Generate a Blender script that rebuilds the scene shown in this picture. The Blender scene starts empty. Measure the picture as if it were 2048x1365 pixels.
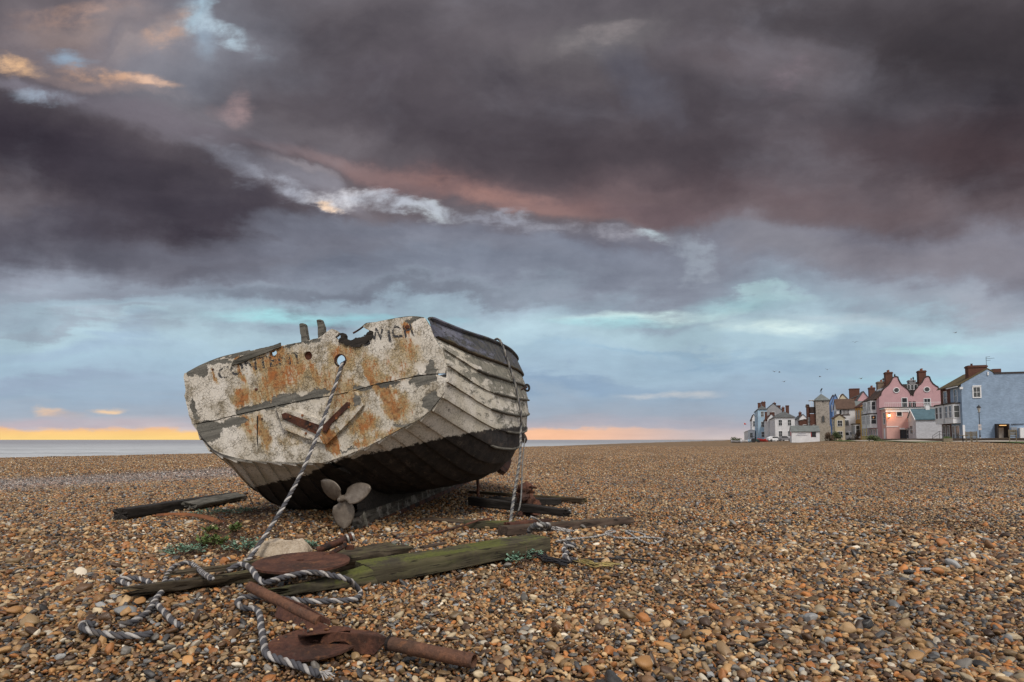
import bpy, math, random
import numpy as np
from mathutils import Vector, Matrix, noise as mnoise

SC = bpy.context.scene
COL = SC.collection
rnd = random.Random(7)
R = math.radians

# ------------------------------------------------------------------ camera
F = 1250.0; PITCH = R(3.5); HC = 1.0; HOR = 880.0
PY0 = HOR - F*math.tan(PITCH)
cd = bpy.data.cameras.new('camera'); cam = bpy.data.objects.new('camera', cd); COL.objects.link(cam)
cam.location = (0, 0, HC); cam.rotation_euler = (R(90)+PITCH, 0, 0)
cd.sensor_width = 36.0; cd.lens = F/2048*36.0; cd.shift_y = (PY0-682.5)/2048
cd.clip_start = 0.05; cd.clip_end = 60000
SC.camera = cam
SC.view_settings.view_transform = 'Standard'; SC.view_settings.look = 'None'
SC.view_settings.exposure = 0.0; SC.view_settings.gamma = 1.0

def ray(px, py):
    cx = (px-1024)/F; cy = (PY0-py)/F
    return Vector((cx, math.cos(PITCH)-cy*math.sin(PITCH), math.sin(PITCH)+cy*math.cos(PITCH)))
def at(px, py, Y):
    d = ray(px, py); return Vector((0, 0, HC)) + d*(Y/d.y)
def lin(c):
    c = c/255.0
    return c/12.92 if c <= 0.04045 else ((c+0.055)/1.055)**2.4
def S(r, g, b): return (lin(r), lin(g), lin(b), 1.0)
def SK(r, g, b, k=.16):
    l_ = .3*r+.55*g+.15*b; f = lambda c, m_: (c*(1-k)+l_*k)*1.0+m_
    return S(f(r, 2), f(g, 3), f(b, 4))

# ------------------------------------------------------------------ node helper
class NT:
    def __init__(s, tree): s.t = tree; s.N = tree.nodes; s.L = tree.links
    def put(s, sock, v):
        if v is None: return
        if isinstance(v, bpy.types.NodeSocket): s.L.new(v, sock)
        else: sock.default_value = v
    def n(s, ty, props=None, ins=None):
        nd = s.N.new(ty)
        for k, v in (props or {}).items(): setattr(nd, k, v)
        for k, v in (ins or {}).items(): s.put(nd.inputs[k], v)
        return nd
    def math(s, op, a, b=None, c=None, clamp=False):
        nd = s.n('ShaderNodeMath', {'operation': op, 'use_clamp': clamp}, {0: a})
        if b is not None: s.put(nd.inputs[1], b)
        if c is not None: s.put(nd.inputs[2], c)
        return nd.outputs[0]
    def vm(s, op, a, b=None):
        nd = s.n('ShaderNodeVectorMath', {'operation': op}, {0: a})
        if b is not None:
            s.put(nd.inputs['Scale'] if op == 'SCALE' else nd.inputs[1], b)
        return nd.outputs['Value'] if op in ('LENGTH', 'DOT_PRODUCT') else nd.outputs[0]
    def noise(s, vec, scale, detail=4, rough=0.55, dist=0.0, color=False):
        nd = s.n('ShaderNodeTexNoise', {}, {'Vector': vec, 'Scale': scale, 'Detail': detail, 'Roughness': rough, 'Distortion': dist})
        return nd.outputs['Color'] if color else nd.outputs['Fac']
    def voro(s, vec, scale, feat='F1', out='Distance', rand=1.0):
        nd = s.n('ShaderNodeTexVoronoi', {'feature': feat}, {'Vector': vec, 'Scale': scale, 'Randomness': rand})
        return nd.outputs[out]
    def mapr(s, v, a, b, c=0.0, d=1.0, ty='SMOOTHSTEP'):
        return s.n('ShaderNodeMapRange', {'interpolation_type': ty}, {'Value': v, 'From Min': a, 'From Max': b, 'To Min': c, 'To Max': d}).outputs[0]
    def ramp(s, fac, stops, interp='LINEAR'):
        nd = s.n('ShaderNodeValToRGB', {}, {'Fac': fac}); cr = nd.color_ramp; cr.interpolation = interp
        while len(cr.elements) < len(stops): cr.elements.new(1.0)
        for e, (p, c) in zip(cr.elements, stops):
            e.position = p; e.color = c if len(c) == 4 else (*c, 1)
        return nd.outputs['Color']
    def mix(s, f, a, b, bt='MIX'):
        nd = s.n('ShaderNodeMix', {'data_type': 'RGBA', 'blend_type': bt})
        s.put(nd.inputs[0], f)
        for i, v in ((6, a), (7, b)):
            if isinstance(v, tuple) and len(v) == 3: v = (*v, 1.0)
            s.put(nd.inputs[i], v)
        return nd.outputs[2]
    def mapping(s, vec, loc=(0, 0, 0), rot=(0, 0, 0), sc=(1, 1, 1), ty='POINT'):
        return s.n('ShaderNodeMapping', {'vector_type': ty}, {'Vector': vec, 'Location': loc, 'Rotation': rot, 'Scale': sc}).outputs[0]
    def sep(s, v):
        nd = s.n('ShaderNodeSeparateXYZ', {}, {0: v}); return nd.outputs
    def comb(s, x, y, z=0.0):
        return s.n('ShaderNodeCombineXYZ', {}, {0: x, 1: y, 2: z}).outputs[0]
    def bump(s, h, strength=0.5, dist=0.01, normal=None):
        nd = s.n('ShaderNodeBump', {}, {'Height': h, 'Strength': strength, 'Distance': dist})
        if normal is not None: s.put(nd.inputs['Normal'], normal)
        return nd.outputs[0]

# ------------------------------------------------------------------ sky
SUN_AZ = R(162)   # behind the camera (azimuth from +Y, clockwise positive)
SUN_EL = R(54)
W = bpy.data.worlds.new('World'); SC.world = W; W.use_nodes = True
W.node_tree.nodes.clear(); w = NT(W.node_tree)
D = w.n('ShaderNodeTexCoord').outputs['Generated']
dx, dy, dz = w.sep(D)
dyc = w.math('MAXIMUM', dy, 0.2)
U = w.math('DIVIDE', dx, dyc); V = w.math('DIVIDE', dz, dyc)
C0 = w.comb(U, V, 0.0)
# cloud-deck coordinates: foreshorten toward the horizon
zz = w.math('ADD', w.math('ABSOLUTE', dz), 0.16)
P = w.comb(w.math('DIVIDE', dx, zz), w.math('DIVIDE', dy, zz), 0.3)
wn = w.noise(P, 1.1, 7, 0.58, 0.3, color=True)
wv = w.vm('MULTIPLY', w.vm('SUBTRACT', wn, (0.5, 0.5, 0.5)), (0.42, 0.20, 0.0))
wn2 = w.noise(C0, 3.2, 8, 0.62, 0.0, color=True)
wv2 = w.vm('MULTIPLY', w.vm('SUBTRACT', wn2, (0.5, 0.5, 0.5)), (0.26, 0.15, 0.0))
# fade the warp to nothing at the horizon
fadeh = w.mapr(V, 0.0, 0.16, 0.10, 1.0)
CW = w.vm('ADD', C0, w.vm('SCALE', w.vm('ADD', wv, wv2), fadeh))
cwx, cwy, _ = w.sep(CW)
wn3 = w.noise(w.mapping(C0, sc=(1, 2.5, 1)), 9.0, 7, .6, 0, color=True)
up_ = w.mapr(V, .24, .30)
CT = w.vm('ADD', C0, w.vm('ADD', w.vm('SCALE', wv, .10), w.vm('MULTIPLY', w.vm('SUBTRACT', wn3, (.5, .5, .5)), w.mix(up_, (.09, .035, 0), (.10, .09, 0)))))
brk = w.mapr(w.noise(w.vm('MULTIPLY', C0, w.mix(up_, (1, 4, 1), (1.3, 1.6, 1))), 11.0, 7, .64, .2), .33, .62, w.mapr(V, .24, .30, .40, .08), 1.0)
def sv(py): d = ray(1024, py); return d.z/d.y
VT = sv(-250)
stops = [(880, (206, 186, 176)), (868, (200, 184, 182)), (856, (178, 168, 174)), (835, (152, 163, 178)), (790, (143, 165, 186)), (720, (152, 180, 199)), (655, (164, 192, 205)),
         (612, (148, 168, 184)), (560, (134, 141, 157)), (490, (118, 119, 134)), (430, (108, 98, 104)), (340, (88, 78, 84)), (200, (86, 78, 84)), (80, (92, 84, 90)), (-250, (110, 104, 110))]
sky = w.ramp(w.math('DIVIDE', cwy, VT, clamp=True), [(max(0.0, sv(y))/VT, SK(*c)) for y, c in stops])
ELL = [
 # x, y, rx, ry, rot(deg, + = up to the right in the picture), colour, opacity
 (1900, 90, 520, 190, -8, (60, 53, 57), .9), (1650, 260, 520, 90, -10, (84, 74, 80), .55), (1960, 340, 380, 110, -12, (72, 56, 60), .85),
 (1230, 60, 180, 70, 10, (122, 116, 118), .8), (1120, 110, 260, 60, -15, (106, 98, 102), .6), (1560, 110, 170, 80, -5, (104, 90, 94), .6),
 (850, 200, 420, 110, -8, (78, 70, 77), .8), (1250, 290, 460, 80, -4, (76, 66, 72), .8), (900, 60, 260, 60, 5, (100, 92, 98), .6), (760, 110, 140, 40, 10, (84, 76, 84), .7),
 (1450, 390, 560, 70, -6, (98, 80, 84), .75), (1780, 430, 420, 50, 0, (104, 88, 92), .7),
 (1850, 520, 420, 55, 0, (122, 114, 122), .7), (1980, 600, 300, 45, 0, (146, 148, 160), .7), (1560, 500, 220, 50, -12, (124, 122, 132), .7),
 (400, 90, 260, 160, 10, (132, 134, 146), .85), (130, 60, 320, 130, 0, (138, 124, 128), .75), (430, 40, 80, 50, -50, (150, 172, 192), .75), (440, 60, 110, 15.9, -30, (190, 212, 226), .95), (400, 20, 60, 15.9, 60, (176, 204, 220), .9), (340, 55, 60, 15, 30, (214, 170, 142), .8), (150, 25, 140, 15, 8, (190, 152, 134), .6), (480, 215, 46, 15.9, 60, (170, 138, 136), .6), (90, 195, 70, 13, -6, (170, 186, 204), .8), (140, 115, 60, 14, 0, (150, 176, 200), .7), (1215, 70, 110, 15.9, 20, (150, 140, 140), .7), (1300, 150, 120, 60, -60, (100, 100, 114), .5), (1000, 372, 420, 55, -7, (126, 98, 98), .5), (1580, 150, 60, 15.9, 50, (128, 108, 116), .6),
 (340, 60, 90, 40, 30, (172, 152, 146), .6), (180, 40, 160, 35, 5, (166, 142, 134), .5), (230, 152, 120, 15, -4, (226, 174, 136), .85), (230, 158, 170, 22, -4, (160, 136, 130), .5), (25, 132, 60, 13, -14, (240, 190, 142), .9), (300, 158, 60, 8, -4, (236, 190, 158), .8), (480, 215, 60, 28, -10, (150, 126, 128), .7),
 (90, 190, 150, 26, -5, (150, 144, 156), .6), (300, 230, 280, 50, -14, (108, 100, 110), .8),
 (120, 330, 400, 120, -14, (60, 52, 62), 1), (380, 420, 330, 75, -10, (64, 57, 67), 1), (60, 470, 300, 70, 4, (70, 64, 76), .9), (250, 510, 330, 50, 0, (88, 86, 98), .8),
 (600, 250, 330, 45, -12, (100, 92, 98), .7), (900, 362, 300, 36, -6, (142, 108, 106), .75), (1050, 395, 220, 28, -10, (152, 116, 110), .7), (640, 320, 200, 26, -14, (128, 104, 104), .6), (960, 385, 160, 15, -8, (172, 128, 118), .7), (1260, 420, 240, 28, -8, (112, 92, 96), .7),
 (470, 335, 130, 15.9, -28, (146, 148, 162), .55), (580, 380, 100, 13, -22, (176, 180, 194), .7), (470, 335, 160, 34, -28, (122, 120, 132), .6), (600, 385, 150, 34, -20, (132, 130, 142), .6), (560, 340, 90, 20, -20, (150, 142, 148), .6),
 (690, 402, 90, 14, -6, (226, 222, 226), .95), (655, 410, 22, 7, 0, (250, 214, 180), .9), (860, 424, 75, 12, -8, (222, 232, 238), .95), (780, 414, 120, 12, -6, (190, 196, 208), .8), (1010, 440, 170, 11, -8, (160, 162, 174), .75),
 (1290, 470, 50, 7, -10, (196, 222, 228), .9), (960, 436, 120, 9, -8, (160, 162, 176), .6), (740, 404, 150, 11, -8, (176, 178, 190), .45), (1200, 462, 160, 12, -6, (168, 166, 176), .75), (1370, 510, 90, 26, -30, (160, 170, 182), .6),
 (700, 480, 300, 36, -4, (118, 122, 138), .8), (480, 540, 300, 36, 2, (98, 96, 108), .8), (900, 545, 420, 30, 0, (118, 126, 144), .7), (1150, 510, 240, 30, -4, (132, 140, 158), .7), (760, 590, 440, 20, 0, (112, 116, 130), .75), (200, 585, 260, 18, 0, (128, 132, 146), .7),
 (560, 633, 170, 8, 0, (162, 216, 222), .95), (760, 640, 200, 8, -1, (150, 204, 214), .8), (1290, 633, 190, 9, 1, (206, 232, 230), 1), (1230, 642, 140, 8, 0, (158, 208, 216), .8), (1400, 650, 420, 34, -2, (160, 190, 202), .7), (1500, 610, 160, 18, -4, (176, 208, 212), .7), (1480, 610, 120, 12, 4, (160, 200, 208), .7), (1570, 655, 150, 12, -3, (204, 224, 222), .95), (1700, 640, 180, 9, -4, (182, 196, 204), .7), (1880, 702, 160, 8, 0, (168, 210, 214), .85),
 (1350, 700, 340, 16, 0, (140, 170, 192), .6), (1120, 770, 220, 20, 0, (128, 152, 178), .75), (1500, 735, 240, 14, 1, (132, 158, 182), .6), (1340, 790, 110, 5, 0, (194, 194, 194), .85), (1860, 758, 220, 9, 0, (158, 206, 216), .8), (1300, 850, 260, 14, 0, (156, 158, 172), .6),
 (150, 640, 320, 16, 0, (150, 162, 176), .7), (180, 690, 260, 24, 2, (148, 170, 192), .7), (100, 770, 280, 18, 0, (142, 158, 180), .7), (280, 640, 160, 14, 0, (136, 142, 156), .6),
 (105, 829, 44, 7, 0, (226, 186, 148), .95), (215, 821, 34, 5, 2, (236, 196, 150), .9), (130, 835, 60, 6, 0, (186, 166, 160), .7), (120, 852, 260, 9, 0, (174, 160, 168), .8),
]
base_sky = None
for (x, y, rx, ry, rot, c, op) in [e for e in ELL if e[3] >= 16]+[e for e in ELL if e[3] < 16]:
    if ry < 16 and base_sky is None: base_sky = sky
    d = ray(x, y); u_, v_ = d.x/d.y, d.z/d.y
    thin = ry < 16
    gt_ = w.n('ShaderNodeTexGradient', {'gradient_type': 'SPHERICAL'}, {'Vector': CT if thin else CW}); tm = gt_.texture_mapping
    tm.vector_type = 'TEXTURE'; tm.translation = (u_, v_, 0); tm.rotation = (0, 0, R(rot)); tm.scale = (1.25*rx/F, 1.25*ry*(1.7 if thin else 1)/F, 1)
    fac = w.mapr(gt_.outputs['Fac'], 0.0, 0.9, 0.0, op)
    sky = w.mix(fac, sky, SK(*c, .08 if ry < 30 else .16))
sky = w.mix(brk, base_sky, sky)
sky = w.vm('SCALE', sky, w.n('ShaderNodeMapRange', {'interpolation_type': 'SMOOTHSTEP'}, {'Value': V, 'From Min': .10, 'From Max': .34, 'To Min': 1.13, 'To Max': 1.0}).outputs[0])
# glow along the sea horizon: yellow on the left, salmon in the middle, gone on the right
edge = w.math('ADD', V, w.math('MULTIPLY', w.math('SUBTRACT', w.noise(w.mapping(C0, sc=(1, 3, 1)), 12, 6, .65), .5), 0.030))
lft = w.mapr(U, -0.25, -0.5, 0.0, 1.0)
band = w.mapr(edge, 0.0215, 0.013, 0.0, 1.0)
glow = w.mix(lft, w.mix(w.mapr(U, 0.05, 0.35), S(250, 196, 160), S(196, 184, 186)), w.ramp(w.mapr(V, 0, 0.022, 0, 1, 'LINEAR'), [(0, S(252, 214, 136)), (.5, S(250, 204, 134)), (1, S(236, 182, 146))]))
sky = w.mix(w.math('MULTIPLY', band, w.mapr(U, 0.45, 0.2, 0.1, 1.0)), sky, glow)
# cloud texture: soft light and dark billows, weaker toward the horizon
f1 = w.noise(w.vm('ADD', P, w.vm('SCALE', wv, 0.6)), 1.7, 9, 0.6, 0.35)
f2 = w.noise(C0, 7.0, 9, 0.6, 0.2)
f3 = w.noise(w.mapping(CW, sc=(1, 2.2, 1)), 3.0, 6, 0.55, 0.4)
det = w.math('ADD', w.math('MULTIPLY', w.math('SUBTRACT', f1, .5), .9), w.math('ADD', w.math('MULTIPLY', w.math('SUBTRACT', f2, .5), .55), w.math('MULTIPLY', w.math('SUBTRACT', f3, .5), .9)))
det = w.math('MULTIPLY', det, w.mapr(V, 0.0, 0.35, 0.3, 1.15))
puff = w.math('MULTIPLY', w.mapr(w.noise(w.vm('ADD', w.mapping(C0, sc=(1, 1.7, 1)), w.vm('SCALE', wv, 1.0)), 3.0, 7, .55, .35), .48, .78, 0, .34), w.mapr(V, .16, .45, .25, 1))
sky = w.mix(puff, sky, SK(136, 134, 146))
dk = w.math('MULTIPLY', w.mapr(w.noise(w.vm('ADD', w.mapping(C0, (4, 2, 0), (0, 0, R(12)), (1, 2.4, 1)), w.vm('SCALE', wv, 1.2)), 2.2, 7, .54, .3), .50, .80, 0, .42), w.mapr(V, .12, .4, .2, 1))
sky = w.mix(dk, sky, SK(62, 58, 66))
sky = w.mix(1.0, sky, w.comb(w.math('ADD', det, 1.0), w.math('ADD', det, 1.0), w.math('ADD', w.math('MULTIPLY', det, .92), 1.0)), 'MULTIPLY')
# outside the pictured part of the sky: physical sky, with unseen bright clouds added as extra light
nish = w.n('ShaderNodeTexSky', {'sky_type': 'NISHITA', 'sun_disc': False, 'sun_elevation': SUN_EL, 'sun_rotation': SUN_AZ})
nsk = w.vm('SCALE', nish.outputs[0], 0.10)
cl = w.mapr(w.noise(P, 0.9, 6, .55), .42, .62, .25, .8)
back = w.mix(cl, nsk, (1.25, 1.17, 1.10, 1))
bf = w.mapr(dy, 0.60, 0.25, 0.0, 1.0)
sky = w.mix(bf, sky, back)
# below the horizon (only bounce): dull shingle tone
sky = w.mix(w.mapr(dz, -0.02, -0.002, 1.0, 0.0), sky, (0.14, 0.11, 0.085, 1))
bg = w.n('ShaderNodeBackground', {}, {'Color': sky, 'Strength': 1.0})
w.L.new(bg.outputs[0], w.n('ShaderNodeOutputWorld').inputs[0])
W.cycles.sampling_method = 'MANUAL'; W.cycles.sample_map_resolution = 512

sd = bpy.data.lights.new('sun', 'SUN'); sun = bpy.data.objects.new('sun', sd); COL.objects.link(sun)
sd.energy = 2.4; sd.angle = R(13); sd.color = (1.0, 0.93, 0.84)
sdir = Vector((math.sin(SUN_AZ)*math.cos(SUN_EL), math.cos(SUN_AZ)*math.cos(SUN_EL), math.sin(SUN_EL)))
sun.rotation_euler = sdir.to_track_quat('Z', 'Y').to_euler()

# ------------------------------------------------------------------ tagging and mesh helpers
def tag(o, label=None, cat=None, group=None, kind=None):
    if label: o['label'] = label
    if cat: o['category'] = cat
    if group: o['group'] = group
    if kind: o['kind'] = kind
    return o
def empty(name, M_, label, cat, group=None):
    o = bpy.data.objects.new(name, None); COL.objects.link(o)
    o.matrix_world = M_ if isinstance(M_, Matrix) else Matrix.Translation(M_)
    o.empty_display_size = 0.2
    return tag(o, label, cat, group)
def mesh_obj(name, verts, faces, mats, parent=None, midx=None, smooth=True, angle=35, M_=None):
    me = bpy.data.meshes.new(name); me.from_pydata([tuple(v) for v in verts], [], faces)
    for m in (mats if isinstance(mats, (list, tuple)) else [mats]): me.materials.append(m)
    if midx: me.polygons.foreach_set('material_index', midx)
    if smooth:
        me.polygons.foreach_set('use_smooth', [True]*len(me.polygons))
        if angle: me.set_sharp_from_angle(angle=R(angle))
    me.update()
    o = bpy.data.objects.new(name, me); COL.objects.link(o)
    if parent is not None: o.parent = parent
    if M_ is not None: o.matrix_world = M_
    return o
class MB:
    def __init__(s): s.v = []; s.f = []; s.m = []
    def add(s, vs, fs, m=0, M_=None):
        b = len(s.v)
        s.v += [(M_ @ Vector(v)) if M_ is not None else Vector(v) for v in vs]
        s.f += [tuple(i+b for i in f) for f in fs]; s.m += [m]*len(fs)
        return s
    def box(s, x0, y0, z0, x1, y1, z1, m=0, M_=None):
        vs = [(x, y, z) for z in (z0, z1) for y in (y0, y1) for x in (x0, x1)]
        return s.add(vs, [(0, 2, 3, 1), (4, 5, 7, 6), (0, 1, 5, 4), (2, 6, 7, 3), (0, 4, 6, 2), (1, 3, 7, 5)], m, M_)
    def tube(s, pts, r, n=8, m=0, caps=True, M_=None):
        pts = [Vector(p) for p in pts]; N_ = len(pts)
        rr = r if isinstance(r, (list, tuple)) else [r]*N_
        vs = []; T = (pts[1]-pts[0]).normalized()
        up = Vector((0, 0, 1)) if abs(T.z) < .9 else Vector((1, 0, 0))
        a = T.cross(up).normalized()
        for i, p in enumerate(pts):
            T = (pts[min(i+1, N_-1)]-pts[max(i-1, 0)]).normalized()
            a = (a-T*a.dot(T)).normalized(); b = T.cross(a)
            for k in range(n):
                t = 2*math.pi*k/n; vs.append(p+(a*math.cos(t)+b*math.sin(t))*rr[i])
        fs = [(i*n+k, i*n+(k+1) % n, (i+1)*n+(k+1) % n, (i+1)*n+k) for i in range(N_-1) for k in range(n)]
        if caps: fs += [tuple(range(n))[::-1], tuple(range((N_-1)*n, N_*n))]
        return s.add(vs, fs, m, M_)
    def prism(s, poly, y0, y1, m=0, M_=None):
        """poly of (x,z); extruded along y"""
        n = len(poly); vs = [(x, y0, z) for x, z in poly]+[(x, y1, z) for x, z in poly]
        from mathutils.geometry import tessellate_polygon
        tr = tessellate_polygon([[Vector((x, z, 0)) for x, z in poly]])
        fs = [tuple(t) for t in tr]+[(c+n, b+n, a+n) for a, b, c in tr]
        fs += [(i, (i+1) % n, (i+1) % n+n, i+n) for i in range(n)]
        return s.add(vs, fs, m, M_)
    def xprism(s, poly, x0, x1, m=0, M_=None):
        """poly of (y,z); extruded along x"""
        T = Matrix(((0, 1, 0, 0), (1, 0, 0, 0), (0, 0, 1, 0), (0, 0, 0, 1)))
        return s.prism(poly, x0, x1, m, (M_ @ T) if M_ is not None else T)
    def build(s, name, mats, parent=None, smooth=True, angle=35, M_=None, fix=True):
        o = mesh_obj(name, s.v, s.f, mats, parent, s.m, smooth, None, M_)
        if fix:
            import bmesh
            b = bmesh.new(); b.from_mesh(o.data); bmesh.ops.recalc_face_normals(b, faces=b.faces); b.to_mesh(o.data); b.free()
        if smooth and angle: o.data.set_sharp_from_angle(angle=R(angle))
        return o
def spline(pts, step=0.02):
    """Catmull-Rom through 3D points, resampled evenly"""
    P_ = [Vector(p) for p in pts]; P_ = [P_[0]*2-P_[1]]+P_+[P_[-1]*2-P_[-2]]
    out = []
    for i in range(1, len(P_)-2):
        a, b, c, d = P_[i-1:i+3]
        n = max(2, int((c-b).length/step*1.5))
        for k in range(n):
            t = k/n
            out.append(0.5*((2*b)+(c-a)*t+(2*a-5*b+4*c-d)*t*t+(3*b-a-3*c+d)*t**3))
    out.append(P_[-2])
    res = [out[0]]; acc = 0.0
    for i in range(1, len(out)):
        acc += (out[i]-out[i-1]).length
        if acc >= step: res.append(out[i]); acc = 0.0
    return res

# ------------------------------------------------------------------ materials
MATS = {}
def mat(name, fn):
    if name in MATS: return MATS[name]
    m = bpy.data.materials.new(name); m.use_nodes = True; m.node_tree.nodes.clear()
    t = NT(m.node_tree); bs = t.n('ShaderNodeBsdfPrincipled'); out = t.n('ShaderNodeOutputMaterial')
    t.L.new(bs.outputs[0], out.inputs[0]); t.out = out; t.bs = bs
    fn(t, bs.inputs); MATS[name] = m; return m
def obc(t): return t.n('ShaderNodeTexCoord').outputs['Object']
def pos(t): return t.n('ShaderNodeNewGeometry').outputs['Position']
def plain(name, c, rough=.7, var=.25, scale=3.0, bump=.0, metal=0.0, spec=.4):
    def f(t, i):
        v = obc(t); n = t.noise(v, scale, 8, .62)
        k = t.mapr(n, .25, .75, 1-var, 1+var, 'LINEAR')
        col = t.vm('SCALE', t.mix(0.0, c[:3], c[:3]), k)
        t.put(i['Base Color'], col); t.put(i['Roughness'], rough); t.put(i['Metallic'], metal); t.put(i['Specular IOR Level'], spec)
        if bump: t.put(i['Normal'], t.bump(n, .6, bump))
    return mat(name, f)
# ------------------------------------------------------------------ the ground
ROW = R(18.7); cR, sR = math.cos(ROW), math.sin(ROW)      # the terrace of houses runs along this azimuth
RX0, RY0 = 61.4, 85.0
SHY = np.array([-400., 0, 33.8, 37.9, 43.9, 83, 178, 1250, 6000]); SHX_ = np.array([-270., -47., -27.7, -25., -21.9, 1.4, 32., 426., 2100.])
def sst(x): x = np.clip(x, 0, 1); return x*x*(3-2*x)
def G(x, y):
    x = np.asarray(x, float); y = np.asarray(y, float)
    t = (x-RX0)*cR-(y-RY0)*sR
    z = 0.72*sst((t+27)/16)+0.13*sst((t+11)/6)
    d = (np.interp(y, SHY, SHX_)-x)*0.85
    z = z*sst(1-(d+30)/30)
    z = z-np.where(d > 0, np.minimum(0.16*d*d/(d+6), 7.0), 0)
    amp = sst((np.hypot(x, y)-9)/20)
    z = z+amp*0.05*(np.sin(x*.35+y*.13+1)+np.sin(y*.23-x*.11))*sst(-d/12)
    z = z+(1-sst((np.hypot(x, y)-6)/4))*0.023*(np.sin(x*1.7+.6*np.sin(y*1.3))+np.sin(y*1.9+x*.7+2))+(1-sst((np.hypot(x, y)-6)/2))*0.008*np.sin(x*4.1+1.3*np.sin(y*3.3))
    z = z+sst((x-.9)/1.5)*(1-sst((np.hypot(x, y)-7)/4))*0.030*(np.sin(x*2.3+1.2*np.sin(y*1.1)+.5)*np.sin(y*2.9-x*.6)+.5*np.sin(x*5.2+y*1.7))
    z = z+0.09*np.exp(-(((x+2.7)/1.1)**2+((y-8.3)/1.3)**2))-0.05*np.exp(-(((x+1.6)/.5)**2+((y-6.6)/.7)**2))
    z = z+0.05*np.exp(-(((x+.3)/.9)**2+((y-7.7)/1.0)**2))
    return z
def g(x, y): return float(G(x, y))
def gp(px, py, h=0.0):
    """point where the line of sight meets the ground (raised by h)"""
    d = ray(px, py); s0 = .5; s = s0
    f = lambda s: HC+d.z*s-(g(d.x*s, d.y*s)+h)
    while f(s) > 0 and s < 400: s0 = s; s *= 1.05
    for _ in range(30):
        m_ = (s0+s)/2
        if f(m_) > 0: s0 = m_
        else: s = m_
    return Vector((d.x*s, d.y*s, HC+d.z*s))

PEB = [(0.0, (.36, .215, .095)), (.10, (.48, .33, .18)), (.17, (.14, .075, .036)), (.27, (.30, .125, .04)), (.35, (.07, .04, .024)), (.43, (.24, .165, .09)), (.51, (.17, .16, .15)),
       (.57, (.38, .20, .075)), (.65, (.06, .06, .064)), (.70, (.50, .41, .28)), (.745, (.20, .115, .062)), (.82, (.34, .225, .12)), (.875, (.035, .034, .036)), (.905, (.60, .54, .45)), (.935, (.42, .17, .05)), (.97, (.26, .27, .285))]
def tide(t):
    """greyer, paler shingle in a drift line down the left of the beach"""
    p = pos(t); x, y, z = t.sep(p)
    q = t.math('ADD', t.math('ADD', x, t.math('MULTIPLY', y, -0.80)), t.math('MULTIPLY', t.noise(p, .18, 3), 5.0))
    a = t.math('MULTIPLY', t.mapr(q, -27., -23., 0, 1), t.mapr(q, -16.5, -20.5, 0, 1))
    return t.math('MULTIPLY', a, t.mapr(x, 2., -4., 0, 1))
def pebble(t, i, rnd_sock, vec, fine=True):
    col = t.ramp(rnd_sock, PEB, 'CONSTANT')
    h = t.math('FRACT', t.math('MULTIPLY', rnd_sock, 57.31))
    col = t.vm('SCALE', col, t.mapr(h, 0, 1, .50, 1.24, 'LINEAR'))
    if fine:
        n = t.noise(vec, 70, 5, .65); k = t.noise(vec, 260, 3, .6)
        col = t.mix(t.mapr(n, .5, .72, 0, .55), col, t.vm('SCALE', col, .45))
        col = t.mix(t.mapr(k, .60, .72, 0, .5), col, (.5, .42, .32))
        i['Normal'].default_value = (0, 0, 0)
        t.put(i['Normal'], t.bump(n, .35, .002))
    col = t.vm('MULTIPLY', col, (1.03, 1.0, .93))
    p = pos(t)
    big = t.noise(p, .45, 5, .6)
    col = t.vm('SCALE', col, t.mapr(big, .3, .7, .80, 1.16))
    grey = t.n('ShaderNodeRGBToBW', {}, {0: col}).outputs[0]
    col = t.mix(t.math('MULTIPLY', tide(t), .5), col, t.vm('SCALE', t.comb(t.math('MULTIPLY', grey, .98), t.math('MULTIPLY', grey, .95), grey), 1.35))
    t.put(i['Base Color'], col); t.put(i['Roughness'], t.mapr(h, 0, 1, .38, .62, 'LINEAR')); i['Specular IOR Level'].default_value = .45
m_peb_i = mat('pebble_single', lambda t, i: pebble(t, i, t.n('ShaderNodeObjectInfo').outputs['Random'], obc(t)))
m_peb_p = mat('pebble_island', lambda t, i: pebble(t, i, t.n('ShaderNodeNewGeometry').outputs['Random Per Island'], pos(t), False))
def shingle(t, i):
    p = pos(t); x, y, z = t.sep(p); q = t.comb(x, y, 0.0)
    c = t.voro(q, 34, out='Color'); r_ = t.sep(c)[0]
    col = t.ramp(r_, PEB, 'CONSTANT')
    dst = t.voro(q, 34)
    col = t.vm('SCALE', col, t.mapr(dst, .1, .7, .95, .25))  # shade in the gaps between stones put into the colour
    far = t.math('MULTIPLY', t.noise(q, 2.2, 8, .75), 1.0)
    avg = t.mix(t.mapr(far, .3, .7, 0, 1), (.14, .096, .056), (.27, .185, .110))
    dist = t.vm('LENGTH', p)
    col = t.mix(t.mapr(dist, 12, 60, 0.0, .75), col, avg)
    big = t.noise(p, .45, 5, .6)
    col = t.vm('SCALE', col, t.mapr(big, .3, .7, .86, 1.12))
    grey = t.n('ShaderNodeRGBToBW', {}, {0: col}).outputs[0]
    col = t.mix(t.math('MULTIPLY', tide(t), .5), col, t.vm('SCALE', t.comb(grey, grey, grey), 1.15))
    t.put(i['Base Color'], col); i['Roughness'].default_value = .85; i['Specular IOR Level'].default_value = .2
    t.put(i['Normal'], t.bump(t.math('SUBTRACT', 1.0, dst), .8, .02))
m_shingle = mat('shingle', shingle)

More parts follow.
